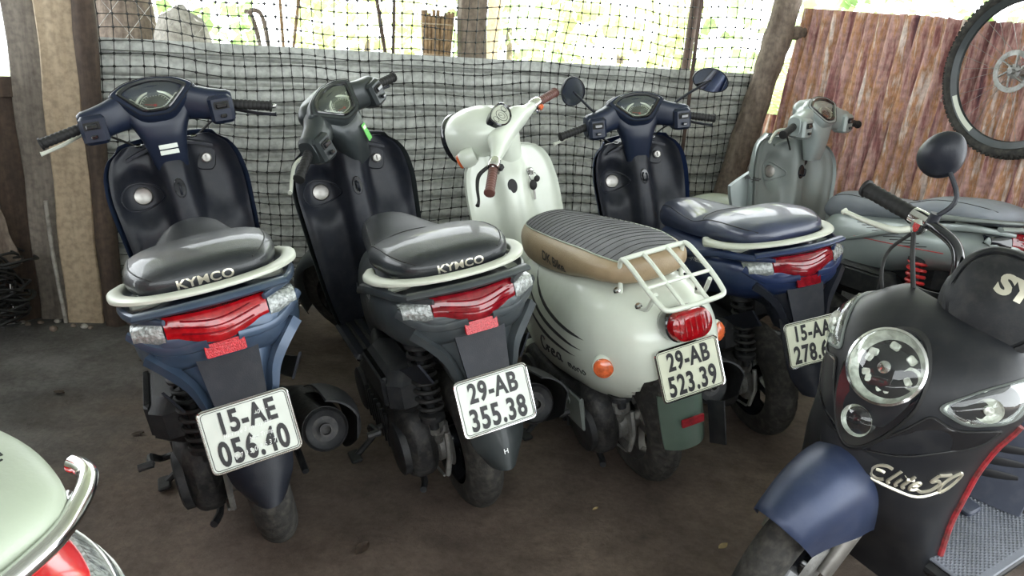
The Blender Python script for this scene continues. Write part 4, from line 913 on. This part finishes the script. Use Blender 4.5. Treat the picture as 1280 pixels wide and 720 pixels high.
    # floor
    MB().box((.68, 0, .275), (.30, .33, .05), b=.015).box((.66, 0, .22), (.34, .22, .09), b=.03).build('floorboard', 'white', root)
    MB().box((.68, 0, .302), (.26, .27, .008), b=.003).build('floor_mat', 'rubber', root)
    # leg shield
    WZ = [(.24, .12), (.32, .165), (.45, .180), (.6, .186), (.75, .186), (.85, .176), (.90, .155), (.93, .12), (.942, .07)]
    def sx(z): return float(pch([(.24, .86), (.32, .83), (.45, .82), (.7, .835), (.942, .885)], z)[0, 0])
    def shf(u, v):
        z = .25+.692*v; w_ = float(pch(WZ, z)[0, 0]); s = 2*u-1; y = s*w_
        return (sx(z)-.05*math.exp(-(y/.062)**4)*min(1, 8*(.97-z))-.014*math.exp(-((abs(s)-1)/.08)**2)+.05*(1-abs(s))*.3, y, z)
    sh = MB().shell(shf, 56, 44, (.020, 0, 0)); sho = sh.build('leg_shield', 'white', root, angle=50)
    def cf(u, v):
        z = .24+.69*v; w_ = float(pch(WZ, z)[0, 0])*.97; s = 2*u-1; return (sx(z)+.03+(.10)*(1-abs(s)**2), s*w_, z)
    MB().shell(cf, 30, 24, (-.01, 0, 0)).build('front_cowl', 'white', root)
    bi = sh.bvh()
    def onp(y, z): return bi.ray_cast(Vector((.5, y, z)), Vector((1, 0, 0)))[0]
    T = AX(onp(.01, .80), (-1, .2, .08)); MB().prism(ngon(24, .019, .028), T @ Matrix.Translation((0, 0, -.004)), .008, .003).build('hook_recess', 'ink', sho)
    p = onp(-.085, .83); T = AX(p, (-1, 0, .1))
    MB().lathe([(.015, 0), (.015, .010), (.011, .013), (.001, .012)], 18, T).build('ignition_lock', 'chrome', sho)
    ky = thing('key_ring', 'small bunch of keys hanging from the lock of the white retro scooter', 'keys', root.matrix_basis @ (p+Vector((-.03, 0, 0))), root.rotation_euler[:]); ky.scale = (1.3, 1.3, 1.3)
    MB().box((.012, 0, 0), (.035, .004, .012), b=.001).build('key', 'steel', ky); MB().tube([(-.002, .012*cos(a), -.012+.012*sin(a)) for a in np.linspace(0, 2*pi, 17)], .0012, 5).build('ring', 'chrome', ky)
    MB().ball((-.004, .004, -.036), (.006, .012, .016), 10).build('key_head', 'rubber', ky); MB().box((-.004, .004, -.064), (.003, .007, .032), b=.001).build('key_blade', 'steel', ky); MB().ball((-.004, -.010, -.02), (.005, .010, .010), 8).build('key_head', 'rubber', ky)
    # head: egg with round lamp in front, clock in the back
    hd = MB(); rings = []
    for x, zc, hy, hz in ((.755, 1.0, .03, .02), (.765, 1.0, .062, .042), (.79, 1.0, .088, .066), (.83, 1.0, .105, .082), (.88, .999, .112, .094), (.94, .995, .108, .098), (.975, .99, .098, .094), (.99, .988, .094, .092)):
        x += .085; zc += .012; rings.append([(x, hy*sq(cos(a), 2.2), zc+hz*sq(sin(a), 2.2)) for a in np.linspace(0, 2*pi, 32, endpoint=False)])
    hd.loft(rings)
    nk = zloft([(.84, .895, .045, .052), (.90, .90, .055, .058), (.96, .91, .08, .078), (1.0, .93, .09, .085)], 12, 28); hd.add(nk.v, nk.f)
    arm = yloft([(-.195, .83, .985, .018, .018), (-.15, .838, .99, .024, .026), (-.09, .855, 1.0, .04, .045), (0, .86, 1.0, .042, .042), (.09, .855, 1.0, .04, .045), (.15, .838, .99, .024, .026), (.195, .83, .985, .018, .018)], 30, 18, e=2.2); hd.add(arm.v, arm.f)
    bar = hd.build('head_shell', 'white', root, mtx=Ms, angle=50)
    T = AX((1.077, 0, 1.0), (1, 0, -.08)); MB().lathe([(.097, -.012), (.100, 0), (.096, .010), (.088, .012)], 32, T).build('lamp_rim', 'gloss', bar); MB().lathe([(.088, .004), (.07, .020), (.03, .028), (.001, .03)], 32, T).build('head_lamp', 'clear', bar)
    T = plane_M((.858, 0, 1.058), (0, -1, 0), (.56, 0, .83)); dsh = lambda k: poly_clip_round([(-.062*k, .028*k), (0, .042*k), (.062*k, .028*k), (.058*k, -.012*k), (.025*k, -.036*k), (-.025*k, -.036*k), (-.058*k, -.012*k)], 4, .4)
    MB().loft([[(x, y, -.03) for x, y in dsh(1.06)], [(x, y, .010) for x, y in dsh(1.06)], [(x, y, .013) for x, y in dsh(.98)], [(x, y, .006) for x, y in dsh(.88)]], False, T).build('clock_bezel', 'gloss', bar)
    MB().loft([[(x, y, .005) for x, y in dsh(.9)], [(x, y, .007) for x, y in dsh(.88)]], True, T).build('clock_face', 'gaugel', bar)
    ck = MB(); ck.tube([T @ Vector((.024*cos(a), -.002+.024*sin(a), .008)) for a in np.linspace(0, 2*pi, 33)], .001, 4); ck.tube([T @ Vector((.013*cos(a), -.002+.013*sin(a), .008)) for a in np.linspace(0, 2*pi, 33)], .0008, 4)
    for s in (1, -1): ck.tube([T @ Vector((s*.036+.011*cos(a), .006+.012*sin(a), .008)) for a in np.linspace(0, 2*pi, 17)], .0009, 4)
    ck.tube([T @ Vector((0, -.002, .0085)), T @ Vector((-.012, .010, .0085))], .001, 4); ck.build('clock_markings', 'gauge', bar)
    for s in (1, -1):
        MB().lathe([(.028, 0), (.036, .02), (.036, .045), (.03, .06)], 22, AX((.95, s*.115, .985), (.9, s*.45, -.1))).build('signal_pod', 'white', bar)
        MB().lathe([(.030, .056), (.027, .07), (.001, .078)], 22, AX((.95, s*.115, .985), (.9, s*.45, -.1))).build('front_signal', 'amber', bar)
        MB().tube([(.84, s*.17, .988), (.82, s*.255, .975), (.80, s*.34, .955)], .011, 10).build('handlebar', 'chrome', bar)
        MB().lathe([(.021, -.022), (.023, -.018), (.023, .018), (.021, .022)], 20, AX((.826, s*.212, .982), (-.15, s*1, -.15))).box((.83, s*.212, .955), (.03, .04, .022), b=.006).build('switch_clamp', 'chrome', bar)
        MB().box((.805, s*.212, .965), (.014, .026, .020), b=.004).build('switch', 'amber' if s < 0 else 'ink', bar)
        grip(s*.238, s*.345, .822, .80, .975, .952, 'brown', r=.0175).build('grip', 'brown', bar)
        MB().tube([(.85, s*.20, .975), (.885, s*.24, .965), (.88, s*.29, .945), (.858, s*.345, .925), (.853, s*.372, .920)], [.007, .008, .006, .005, .008], 8, sm=5).build('brake_lever', 'ink', bar)
    return root
# ------------------------------------------------------------------ silver scooter at the right, partly hidden
def wings(root):
    for s in (1, -1):
        def wf(u, v):
            z = .80-.34*v; a = .20; b = .325-.10*v**1.5+.0*u; y = a+(b-a)*u; return (.885+.035*u-.03*v, s*y, z-.10*u**2*(1-v)-.02*sin(u*3)*(1-v))
        m_ = MB().shell(wf, 8, 12, (.02, 0, 0)); w = m_.build('side_wing', 'silver', root)
        if s > 0: decal_text('wing_lettering', m_, 'Jenny', .030, (.8, .285, .752), (0, -1, 0), (0, 0, 1), 'ink', w, shear=.2, lift=.001)
def silver_scooter():
    root, bm_, Ms, bar = candy('scooter', 'silver grey scooter with red spring, parked between the blue scooter and the rusty wall', (1.659, 2.959, 118.0, -4.5), radians(16), 'silver', 'silver', 'leather_grey', None, inner='silver_dark', kymco=False, lens='darkred', spring='spring', cover='silver', railm='silver_dark', fender='white', sw=1.25, hoff=(-.07, -.02, 0), fr=.10, clearm='gloss', dx=.12)
    wings(root)
    bv = bm_.bvh()
    for s in (1, -1):
        for k in range(9):
            pts = []
            for t in np.linspace(0, 1, 8):
                x = .36-.02*k*1.2-.05*t*0-.10*t; z = .665-.012*t+.004*k-.0; z = .655-.0045*k+.02*t
                h = bv.ray_cast(Vector((x-.01*k, s*.5, z)), Vector((0, -s, 0)))
                if h[0] is not None: pts.append(h[0])
            if len(pts) > 3: MB().tube(pts, .0018, 4).build('flank_stripe', 'ink', root)
        pts = [bv.ray_cast(Vector((.34-.42*t, s*.5, .60+.03*t)), Vector((0, -s, 0)))[0] for t in np.linspace(0, 1, 16)]; pts = [p for p in pts if p]
        MB().tube(pts, .002, 4).build('red_pinstripe', 'spring', root)
    return root
# ------------------------------------------------------------------ dark scooter in the right foreground seen from the front
def front_scooter():
    pose = (1.627, 2.263, 215.4, 11.37)
    root = scooter_root('scooter', 'satin black scooter in the right foreground, facing the camera with round headlamp', pose)
    st = radians(8); Ms = running_gear(root, wb=1.19, rr=.215, rf=.215, steer=st, lean=11.4, genfend=False)
    # front apron: loft over height of rounded wedges
    def prof(z): return pch([(.16, 1.00, .20, 2.6), (.22, 1.02, .195, 2.6), (.30, 1.06, .182, 2.6), (.40, 1.13, .172, 2.4), (.50, 1.175, .172, 2.2), (.58, 1.182, .180, 2.1), (.66, 1.172, .200, 2.1), (.71, 1.155, .205, 2.1), (.76, 1.125, .188, 2.1), (.79, 1.09, .160, 2.1), (.812, 1.045, .135, 2.1), (.825, .99, .11, 2.1)], z)[0]
    def xback(z): return float(np.interp(z, [.16, .4, .6, .8, .86], [.95, .96, .965, .955, .94]))
    def ap(u, v):
        z = .17+.655*v; xf, w_, e = prof(z); a = (u-.5)*pi*1.02; xb = xback(z)
        y = w_*sq(sin(a), 2.3); x = xb+(xf-xb)*max(0, cos(a))**(2/e*.9); return (x, y, z)
    am = MB().shell(ap, 72, 60, lambda u, v: (-.010*max(.0, cos((u-.5)*pi))-.004, 0, 0)); ao = am.build('front_apron', 'eblack', root, angle=55)
    bv = am.bvh()
    def oa(y, z, l=0):
        h = bv.ray_cast(Vector((1.6, y, z)), Vector((-1, 0, 0))); return (h[0]+h[1].normalized()*l*(1 if h[1].x > 0 else -1)) if h[0] is not None else Vector((.95, y, z))
    # headlamp teardrop: follows the apron
    def drop(k, dz=0):
        out = []
        for a in np.linspace(0, 2*pi, 44, endpoint=False):
            y = .082*cos(a)*(1-.34*max(0, -sin(a))**1.2); z = .143*sin(a)*(1 if sin(a) < 0 else .78); out.append((y*k, (z)*k+.672+dz))
        return out
    base = [[oa(y, z, l) for y, z in drop(k)] for k, l in ((1.06, -.004), (1.06, .004), (1.0, .008), (.96, .003))]
    MB().loft(base, False).build('headlamp_seal', 'rubber', ao)
    mb = MB(); rings = [[oa(y, z, l) for y, z in drop(k)] for k, l in ((1.0, .004), (.97, .007))]; mb.loft(rings); hp = mb.build('headlamp_panel', 'gloss', ao)
    ctr = oa(.0, .712, 0); T = AX(ctr+Vector((-.012, 0, 0)), (.93, .02, .36))
    bowl = MB().lathe([(.077, .022), (.074, .026), (.068, .016), (.055, -.0), (.03, -.012), (.001, -.016)], 44, T, cap=False).build('lamp_reflector', 'reflbowl', hp)
    MB().lathe([(.076, .020), (.080, .022), (.080, .028), (.075, .030)], 44, T, closed=True).build('lamp_ring', 'chrome', hp)
    MB().lathe([(.018, -.016), (.018, .004), (.013, .012), (.001, .014)], 20, T @ Matrix.Translation((.008, .004, 0))).build('bulb_cap', 'chrome', hp)
    cu = MB()
    for k in range(9):
        a = k*.7; cu.box((.045*cos(a), .045*sin(a), .006), (.016, .020, .010), T @ Matrix.Rotation(.3*k, 4, 'Z'), b=.003)
    cu.lathe([(.022, -.004), (.024, .008), (.018, .010), (.010, .0)], 20, T @ Matrix.Translation((-.045, .0, 0))); cu.build('reflector_facets', 'reflbowl', hp)
    MB().lathe([(.077, .026), (.066, .040), (.045, .049), (.02, .053), (.001, .054)], 44, T, cap=False).build('lamp_lens', 'glass', hp)
    c2 = oa(.0, .592, 0); T2 = AX(c2+Vector((-.008, 0, 0)), (1, 0, .08))
    MB().lathe([(.034, .016), (.031, .010), (.018, -.004), (.001, -.008)], 30, T2, cap=False).lathe([(.009, -.006), (.009, .006), (.001, .008)], 14, T2).build('lamp_reflector', 'reflbowl', hp)
    MB().lathe([(.034, .014), (.028, .022), (.015, .027), (.001, .028)], 30, T2, cap=False).build('lamp_lens', 'glass', hp)
    # corner turn lamps, three-cornered
    for s in (1, -1):
        def tri(k):
            P = [(.110, .690), (.155, .748), (.182, .772), (.203, .735), (.200, .685), (.160, .672)]; P = poly_clip_round(P, 4, .28); cy = sum(p[0] for p in P)/len(P); cz = sum(p[1] for p in P)/len(P)
            return [(s*(cy+(p[0]-cy)*k), cz+(p[1]-cz)*k) for p in P]
        MB().loft([[oa(y, z, l) for y, z in tri(k)] for k, l in ((1.05, -.003), (1.05, .004), (.97, .006), (.92, .001))], False).build('corner_lamp_frame', 'silver_dark', ao)
        tl = MB().loft([[oa(y, z, l) for y, z in tri(k)] for k, l in ((.96, -.002), (.95, .001))]).build('corner_lamp', 'gaugel', ao)
        MB().loft([[oa(y, z, l) for y, z in tri(k)] for k, l in ((.96, .004), (.9, .010), (.6, .013))]).build('lamp_lens', 'glass', tl)
        c3 = oa(s*.172, .712, .003); MB().lathe([(.026, .004), (.022, -.001), (.001, -.005)], 24, AX(c3, (.8, s*.5, .1)), cap=False).lathe([(.010, 0), (.009, .007), (.001, .010)], 14, AX(c3, (.8, s*.5, .1))).build('lamp_reflector', 'reflbowl', tl)
        # glossy black wedge below the corner lamp
        def wd(k):
            P = [(.022, .535), (.085, .625), (.110, .672), (.150, .656), (.197, .668), (.182, .625), (.10, .565)]; P = poly_clip_round(P, 4, .25); cy = sum(p[0] for p in P)/len(P); cz = sum(p[1] for p in P)/len(P)
            return [(s*(cy+(p[0]-cy)*k), cz+(p[1]-cz)*k) for p in P]
        MB().loft([[oa(y, z, l) for y, z in wd(k)] for k, l in ((1.0, -.002), (1.0, .003), (.96, .004))]).build('gloss_wedge', 'gloss', ao)
        MB().tube([oa(y, z, .003) for y, z in wd(1.0)+[wd(1.0)[0]]], .0022, 5).build('wedge_seam', 'rubber', ao)
    # raised nose blade from under the lamp
    def nose(u, v):
        z = .535-.14*v; w_ = .068*(1-.75*v**1.3)+.012; y = (2*u-1)*w_; p = oa(y, z, .0); return p+Vector((.016*(1-abs(2*u-1)**3)*(1-.2*v)*min(1, v*3), 0, 0))
    MB().shell(nose, 22, 16, (-.01, 0, 0)).build('nose_blade', 'eblack', ao)
    MB().lathe([(.006, 0), (.006, .003), (.001, .004)], 10, AX(oa(.0, .49, .016), (1, 0, .0))).build('nose_screw', 'steel', ao)
    p5 = script('Elite', .040, .3); q5 = script('50', .046, .3)
    W = Vector((-.50, .80, 0))
    o = (1.14, .130, .508); rt = (-.62, .78, 0); up = (.12, 0, 1)
    decal_strokes('emblem_lettering', am, [[(x-.030, y) for x, y in q] for q in p5]+[[(x+.055, y+.002) for x, y in q] for q in q5]+[[(-.075, -.026), (-.02, -.030), (.03, -.036), (.07, -.020)]], o, rt, up, 'gold', ao, w=.0080, lift=.0005)
    # rim of the shield with worn red trim, both sides
    for s in (1, -1):
        P = []
        for z in np.linspace(.18, .66, 24):
            xf, w_, e = prof(z); P.append((xback(z)-.004+.0*s, s*(w_+.002), z))
        MB().tube(P, .0075, 8).build('red_edge_trim', 'trimred', root)
    # inner shield
    def inn(u, v):
        z = .20+.62*v; xf, w_, e = prof(z); s = 2*u-1; y = s*w_*.97; return (xback(z)-.006-.05*math.exp(-(y/.07)**4), y, z)
    MB().shell(inn, 40, 30, (.006, 0, 0)).build('inner_panel', 'blackm', root)
    # front fender turns with the wheel
    Rf = .262
    def fen(u, v):
        a = radians(44+110*u); p = (v-.5)*2; hw = .098*(.70+.30*sin(min(1, u*1.6)*pi/2)); dp = .15*(.75+.25*sin(u*pi))
        y = hw*math.copysign(abs(sin(p*pi/2))**.8, p); r = Rf+.006-dp*(abs(p)**2.6)+.016*math.exp(-(p/.25)**2)
        return (1.19+r*cos(a)*1.08, y, .215+r*sin(a)*1.02+.012)
    MB().shell(fen, 40, 26, (0, 0, -.003)).build('fender_skin', 'eblue', root, mtx=Ms, angle=60)
    # floor with moulded rubber mat
    MB().box((.77, .055, .262), (.44, .45, .035), b=.012).box((.70, 0, .215), (.46, .30, .09), b=.03).build('floorboard', 'blackm', root)
    fm = MB().box((.785, .06, .287), (.40, .44, .008), b=.003).build('floor_mat', 'mat', root)
    kb = MB()
    for i in range(40):
        for j in range(43):
            x = .595+.0097*i; y = -.150+.0097*j+(.00485 if i % 2 else 0); kb.add([(x-.0036, y, .291), (x, y-.0044, .291), (x+.0036, y, .291), (x, y+.0044, .291), (x, y, .2945)], [(0, 1, 4), (1, 2, 4), (2, 3, 4), (3, 0, 4)])
    ko = kb.build('mat_studs', 'mat', fm, fix=False); ko['kind'] = 'stuff'
    # vented panel at the seat front, with its three slots each side
    vp = MB()
    def vf(u, v):
        z = .295+.33*v; y = (2*u-1)*(.205-.03*v); return (.68-.06*v-.06*abs(2*u-1)**2.2+.02*math.exp(-(y/.03)**2), y, z)
    vp.shell(vf, 30, 16, (-.012, 0, 0)); vo = vp.build('seat_front_panel', 'ventblue', root); bvv = vp.bvh()
    for s in (1, -1):
        for k in range(3):
            P = [bvv.ray_cast(Vector((.9, s*(.035+.13*t), .345+.036*k+.040*t)), Vector((-1, 0, 0)))[0]+Vector((.001, 0, 0)) for t in np.linspace(0, 1, 8)]
            MB().sweep(P, [(.0, -.011), (.002, -.008), (.002, .008), (0, .011)], taper=lambda t: .5+.6*(1-abs(2*t-1)**3)).build('vent_slot', 'ink', vo)
    MB().box((.73, .03, .302), (.06, .24, .016), b=.005).lathe([(.008, .0), (.008, .011), (.001, .012)], 10, AX((.73, .10, .306), (0, 0, 1))).build('floor_bracket', 'ventblue', root)
    bk = [(-.30, .04, .70, .64, 2.4), (-.26, .12, .73, .58, 2.5), (-.12, .175, .745, .50, 2.5), (.1, .185, .735, .42, 2.5), (.3, .17, .70, .33, 2.6), (.45, .145, .67, .30, 2.8), (.51, .10, .63, .32, 3)]
    xloft(bk, 40, 32).build('body_panel', 'eblack', root)
    xloft([(-.24, .05, .80, .76, 2.5), (-.2, .11, .82, .74, 2.6), (-.05, .145, .815, .725, 2.6), (.15, .14, .79, .70, 2.6), (.35, .12, .775, .67, 2.5), (.48, .09, .75, .65, 2.4), (.53, .04, .70, .66, 2.2)], 36, 28).build('seat', 'leather', root)
    grab_rail(root, 'blackm')
    MB().box((-.27, 0, .665), (.05, .18, .06), b=.02).build('tail_lamp', 'redlens', root)
    MB().shell(lambda u, v: (-.26-.08*v+.03*abs(2*u-1)**2, (2*u-1)*.065, .6-.28*v), 8, 8, (.004, 0, 0)).build('rear_mudguard', 'black', root)
    # bar centre: domed cover with emblem; exposed tubes
    nk = zloft([(.74, .955, .050, .065, 2.4), (.80, .95, .055, .075, 2.4), (.85, .945, .06, .085, 2.4), (.875, .94, .055, .085, 2.4), (.895, .935, .04, .06, 2.4)], 14, 36, Matrix.Translation((0, .035, 0)))
    nko = nk.build('bar_column', 'blackm', root, mtx=Ms)
    dm = MB(); T = plane_M((.965, .062, .872), (0, 1, 0), (-.36, 0, .93)); out = poly_clip_round([(-.100, .06), (-.055, .105), (.055, .105), (.100, .06), (.100, -.03), (.055, -.10), (-.055, -.10), (-.100, -.03)], 5, .45)
    dm.loft([[(x*k, y*k, h) for x, y in out] for k, h in ((1.0, -.05), (1.05, -.02), (1.05, 0), (1.0, .012), (.93, .016), (.90, .012), (.86, .020), (.6, .032), (.3, .038), (.02, .040))], True, T)
    dmo = dm.build('bar_cover', 'blackm', root, mtx=Ms)
    decal_text('emblem_lettering', dm, 'SYM', .056, T @ Vector((.040, .035, .05)), (0, 1, 0), (-.36, 0, .93), 'gold', dmo, bold=.003, xs=1.1, lift=.0015, shear=.0)
    for s in (-1, 1):
        br = MB().tube([(.93, s*.03, .80), (.93, s*.045, .885), (.915, s*.075, .925), (.90, s*.13, .938), (.885, s*.18, .937), (.863, s*.315, .940)], .0125, 12, sm=6).build('handlebar', 'gloss', root, mtx=Ms)
        MB().lathe([(.020, -.020), (.021, 0), (.020, .020)], 16, AX((.885, s*.172, .937), (-.16, s, .02))).box((.900, s*.165, .925), (.030, .03, .035), b=.008).build('lever_clamp', 'chrome', br)
        grip(s*.190, s*.318, .880, .858, .937, .941, 'rubber', r=.0185).build('grip', 'rubber', br)
        MB().tube([(.915, s*.175, .915), (.935, s*.20, .905), (.930, s*.26, .895), (.905, s*.322, .885), (.902, s*.330, .884)], [.008, .0075, .006, .0055, .009], 10, sm=5).build('brake_lever', 'rail', br)
        MB().tube([(.925, s*.16, .915), (.95, s*.13, .87), (.96, s*.09, .80), (.95, s*.05, .70)], .0055, 8, sm=5).tube([(.92, s*.165, .91), (.93, s*.19, .85), (.95, s*.16, .78), (.95, s*.06, .66)], .004, 8, sm=5).build('brake_cable', 'rubber', br)
        MB().tube([(.895, s*.145, .94), (.895, s*.145, .965)], .012, 12).build('mirror_mount', 'black', br)
    mirror(br if False else nko, Ms, (.895, -.145, .955), (.878, -.128, 1.01), (.868, -.198, 1.078), (-.85, -.25, .18), .046, .056, .2)
    return root
# ------------------------------------------------------------------ red scooter, lower left corner
def red_scooter():
    pose = (-.702, .805, 155, 9)
    root = scooter_root('scooter', 'red scooter with cream seat and chrome rear rail in the lower left corner', pose)
    Ms = running_gear(root, wb=1.22, rr=.215, rf=.215, lean=9, fender='red', wr=.10)
    bk = [(-.335, .05, .675, .60, 2.4), (-.32, .10, .70, .555, 2.5), (-.27, .165, .735, .50, 2.3), (-.15, .205, .750, .42, 2.3), (0, .215, .748, .36, 2.3), (.18, .195, .73, .30, 2.4), (.34, .175, .71, .27, 2.5), (.48, .145, .68, .27, 2.8), (.55, .11, .63, .30, 3)]
    bm_ = xloft(bk, 46, 44); bo = bm_.build('body_panel', 'red', root)
    sk = [(-.290, .075, .785, .742, 2.6), (-.277, .125, .802, .738, 2.8), (-.235, .163, .815, .735, 2.8), (-.12, .190, .822, .73, 2.8), (.02, .196, .815, .72, 2.7), (.16, .185, .80, .705, 2.6), (.30, .14, .792, .69, 2.6), (.44, .115, .785, .67, 2.5), (.53, .08, .76, .66, 2.4), (.565, .03, .71, .67, 2)]
    sm = xloft(sk, 50, 44); so_ = sm.build('seat', 'cream', root); bs = sm.bvh()
    def tz(x, y): h = bs.ray_cast(Vector((x, y, 1.2)), Vector((0, 0, -1))); return h[0]
    for a, b in ((.80, -.17), (.60, -.10)):
        pts = [tz(x, pch(sk, x)[0][0]*a*s) for s, xs in ((-1, np.linspace(.42, b, 20)), (1, np.linspace(b, .42, 20))) for x in xs]
        MB().tube([p for p in pts if p], .0017, 5).build('seam', 'rubber', so_)
    MB().tube([tz(-.17-.03*cos(y*9), y) for y in np.linspace(-.14, .14, 16)], .0015, 5).build('seam', 'rubber', so_)
    P = [(-.180, .210, .756), (-.20, .207, .759), (-.225, .196, .762), (-.258, .160, .765), (-.292, .10, .768), (-.305, 0, .769)]; P = P+[(x, -y, z) for x, y, z in P[-2::-1]]
    rl = MB().tube(P, .0112, 16, sm=8).build('grab_rail', 'chrome', root)
    for s in (1, -1): MB().tube([(-.24, s*.165, .762), (-.20, s*.12, .735)], .010, 10).build('rail_foot', 'chrome', rl)
    bv = bm_.bvh()
    for s in (1, -1):
        def lf(u, v):
            ph = radians(34+42*u); z = .565+.12*v-.01*u; d = Vector((-cos(ph), s*sin(ph), 0)); o = Vector((-.08, 0, z)); h = bv.ray_cast(o, d); p = h[0] if h[0] is not None else o+d*.2
            return p+d*(.004+.010*sin(pi*v))
        MB().shell(lf, 12, 10, (.012, -s*.006, 0)).build('tail_lens', 'clear', bo)
        for k in range(4):
            MB().tube([Vector(lf(u, .2+.2*k))+Vector((-.001, 0, 0)) for u in np.linspace(.05, .95, 9)], .0018, 5).build('lens_bar', 'chrome', bo)
    MB().prism(rrect(.07, .09, .01), plane_M((-.335, 0, .635), (0, -1, 0), (.2, 0, 1)), .012, .003).build('tail_lamp', 'redlens', bo)
    MB().shell(lambda u, v: (-.27-.08*v+.03*abs(2*u-1)**2, (2*u-1)*.065, .56-.25*v), 8, 8, (.004, 0, 0)).build('rear_mudguard', 'black', root)
    MB().box((.68, 0, .275), (.34, .34, .05), b=.015).box((.66, 0, .22), (.40, .22, .09), b=.03).build('floorboard', 'red', root)
    MB().shell(lambda u, v: (.84+.06*v+.10*(1-(2*u-1)**2), (2*u-1)*(.19-.03*v**3), .25+.68*v), 24, 24, (.012, 0, 0)).build('leg_shield', 'red', root)
    MB().shell(lambda u, v: (.83+.055*v, (2*u-1)*(.185-.03*v**3), .26+.66*v), 24, 24, (.012, 0, 0)).build('inner_panel', 'cream', root)
    h = yloft([(-.2, .86, 1.03, .03, .035), (-.1, .88, 1.045, .05, .05), (0, .90, 1.05, .07, .07), (.1, .88, 1.045, .05, .05), (.2, .86, 1.03, .03, .035)]); n = zloft([(.88, .88, .04, .05), (1.0, .89, .05, .06)]); h.add(n.v, n.f)
    b = h.build('handlebar_cover', 'red', root)
    for s in (1, -1): grip(s*.2, s*.33, .86, .84, 1.03, 1.01, 'rubber').build('grip', 'rubber', b)
    return root
# ------------------------------------------------------------------ bicycle wheel on the rusty wall
def bike_wheel():
    c = Vector((1.915, 3.18, 1.30)); t = thing('bicycle_wheel', 'bicycle wheel with knobby tyre hung on the rusty wall', 'bicycle wheel', c)
    T = AX((0, 0, 0), RN); R = .335
    MB().lathe([(R-.022+.020*cos(a), .020*sin(a)) for a in np.linspace(0, 2*pi, 16, endpoint=False)], 90, T, closed=True).build('tyre', 'silver_dark' if False else M['tyre'], t)
    kn = MB()
    for k in range(96):
        a = 2*pi*k/96
        for ph in (-.9, -.3, .3, .9):
            a2 = a+(.0 if abs(ph) > .5 else .03); r = R-.022+.0215*cos(ph); y = .0215*sin(ph); p = Vector((r*cos(a2), r*sin(a2), y)); kn.box((0, 0, 0), (.007, .009, .006), T @ Matrix.Translation(p) @ Matrix.Rotation(a2, 4, 'Z'), b=.001)
    ko = kn.build('tread_knobs', 'tyre', t, fix=False); ko['kind'] = 'stuff'
    MB().lathe([(R-.048, -.011), (R-.040, -.013), (R-.042, 0), (R-.040, .013), (R-.048, .011), (R-.066, .007), (R-.070, 0), (R-.066, -.007)], 90, T, closed=True).build('rim', 'greyp', t)
    for a0 in (2.2, 3.35, 4.2, .4):
        rg = []
        for a in np.linspace(a0, a0+.62, 14): rg.append([(r*cos(a), r*sin(a), h) for r, h in ((R-.047, .0125), (R-.066, .0095), (R-.066, .0085), (R-.047, .0115))])
        MB().loft(rg, True, T).build('rim_sticker', 'rail', t)
        MB()
    MB().lathe([(.004, -.055), (.010, -.055), (.010, -.04), (.03, -.036), (.03, -.03), (.016, -.025), (.016, .025), (.028, .03), (.028, .035), (.010, .04), (.010, .055), (.001, .055)], 20, T).build('hub', 'alu', t)
    ds = MB().lathe([(.060, .040), (.080, .040), (.080, .0425), (.060, .0425)], 48, T, closed=True)
    for k in range(6):
        a = k*pi/3; ds.tube([T @ Vector((.02*cos(a), .02*sin(a), .041)), T @ Vector((.062*cos(a+.4), .062*sin(a+.4), .041))], .004, 5)
    ds.build('brake_disc', 'alu', t)
    spm = {}
    for k in range(32):
        s = 1 if k % 2 else -1; a = 2*pi*k/32; off = .55*(1 if (k//2) % 2 else -1)
        if 0 not in spm:
            spm[0] = MB().tube([(0, 0, 0), (0, 0, 1)], .0010, 5).build('spoke', 'steel', t); o = spm[0]
        else:
            o = bpy.data.objects.new('spoke', spm[0].data); SC.collection.objects.link(o); o.parent = t
        A = T @ Vector((.028*cos(a+off), .028*sin(a+off), s*.03)); B = T @ Vector(((R-.066)*cos(a), (R-.066)*sin(a), 0)); d = B-A
        o.matrix_local = Matrix.Translation(A) @ d.to_track_quat('Z', 'Y').to_matrix().to_4x4() @ Matrix.Diagonal((1, 1, d.length, 1))
    pole('wheel_hook', [c+RN*-.13+Vector((0, 0, .255)), c+RN*.01+Vector((0, 0, .258)), c+RN*.035+Vector((0, 0, .275))], .005, 'rod', 'iron hook in the rusty wall that carries the bicycle wheel', 'hook', 6, .0)
r1, bm1, _, _ = candy('kymco_scooter'.replace('kymco_', ''), 'navy blue scooter with plate 15-AE 056.40, leftmost upright scooter in the row', (-.589, 1.829, 115.557, 11.79), radians(-1.8), 'navy', 'tail_blue', 'leather', ('15-AE', '056.40'),
   scrib=[('Him nye 3 im nay sau', -.005, .008, .013, .05), ('Nha Trang', .018, -.014, .013, .1), ('0 7 0 5 0 9 6 3 7', 0, -.040, .015, .12), ('- 0 0 -', .03, .036, .013, .1)], group=None, cover='navydark')
r2, bm2, _, _ = candy('scooter', 'dark grey scooter with plate 29-AB 355.38, its handlebar turned hard left', (-.079, 2.044, 115.17, 10.7), radians(46), 'greyp', 'tail_grey', 'leather', ('29-AB', '355.38'), lens='darkred', flank=2)
r4, bm4, _, _ = candy('scooter', 'dark blue scooter with two mirrors and plate 15-AA 278.60', (.92, 2.605, 107.6, 10.18), radians(-4), 'bluep', 'bluep', 'leather_blue', ('15-AA', '278.60'), mirrors=True, flank=1, lowm='black', cover='navydark', platem='platey', lens='darkred', kymco=False)
r3 = retro(); r5 = silver_scooter(); r6 = front_scooter(); r7 = red_scooter(); bike_wheel()
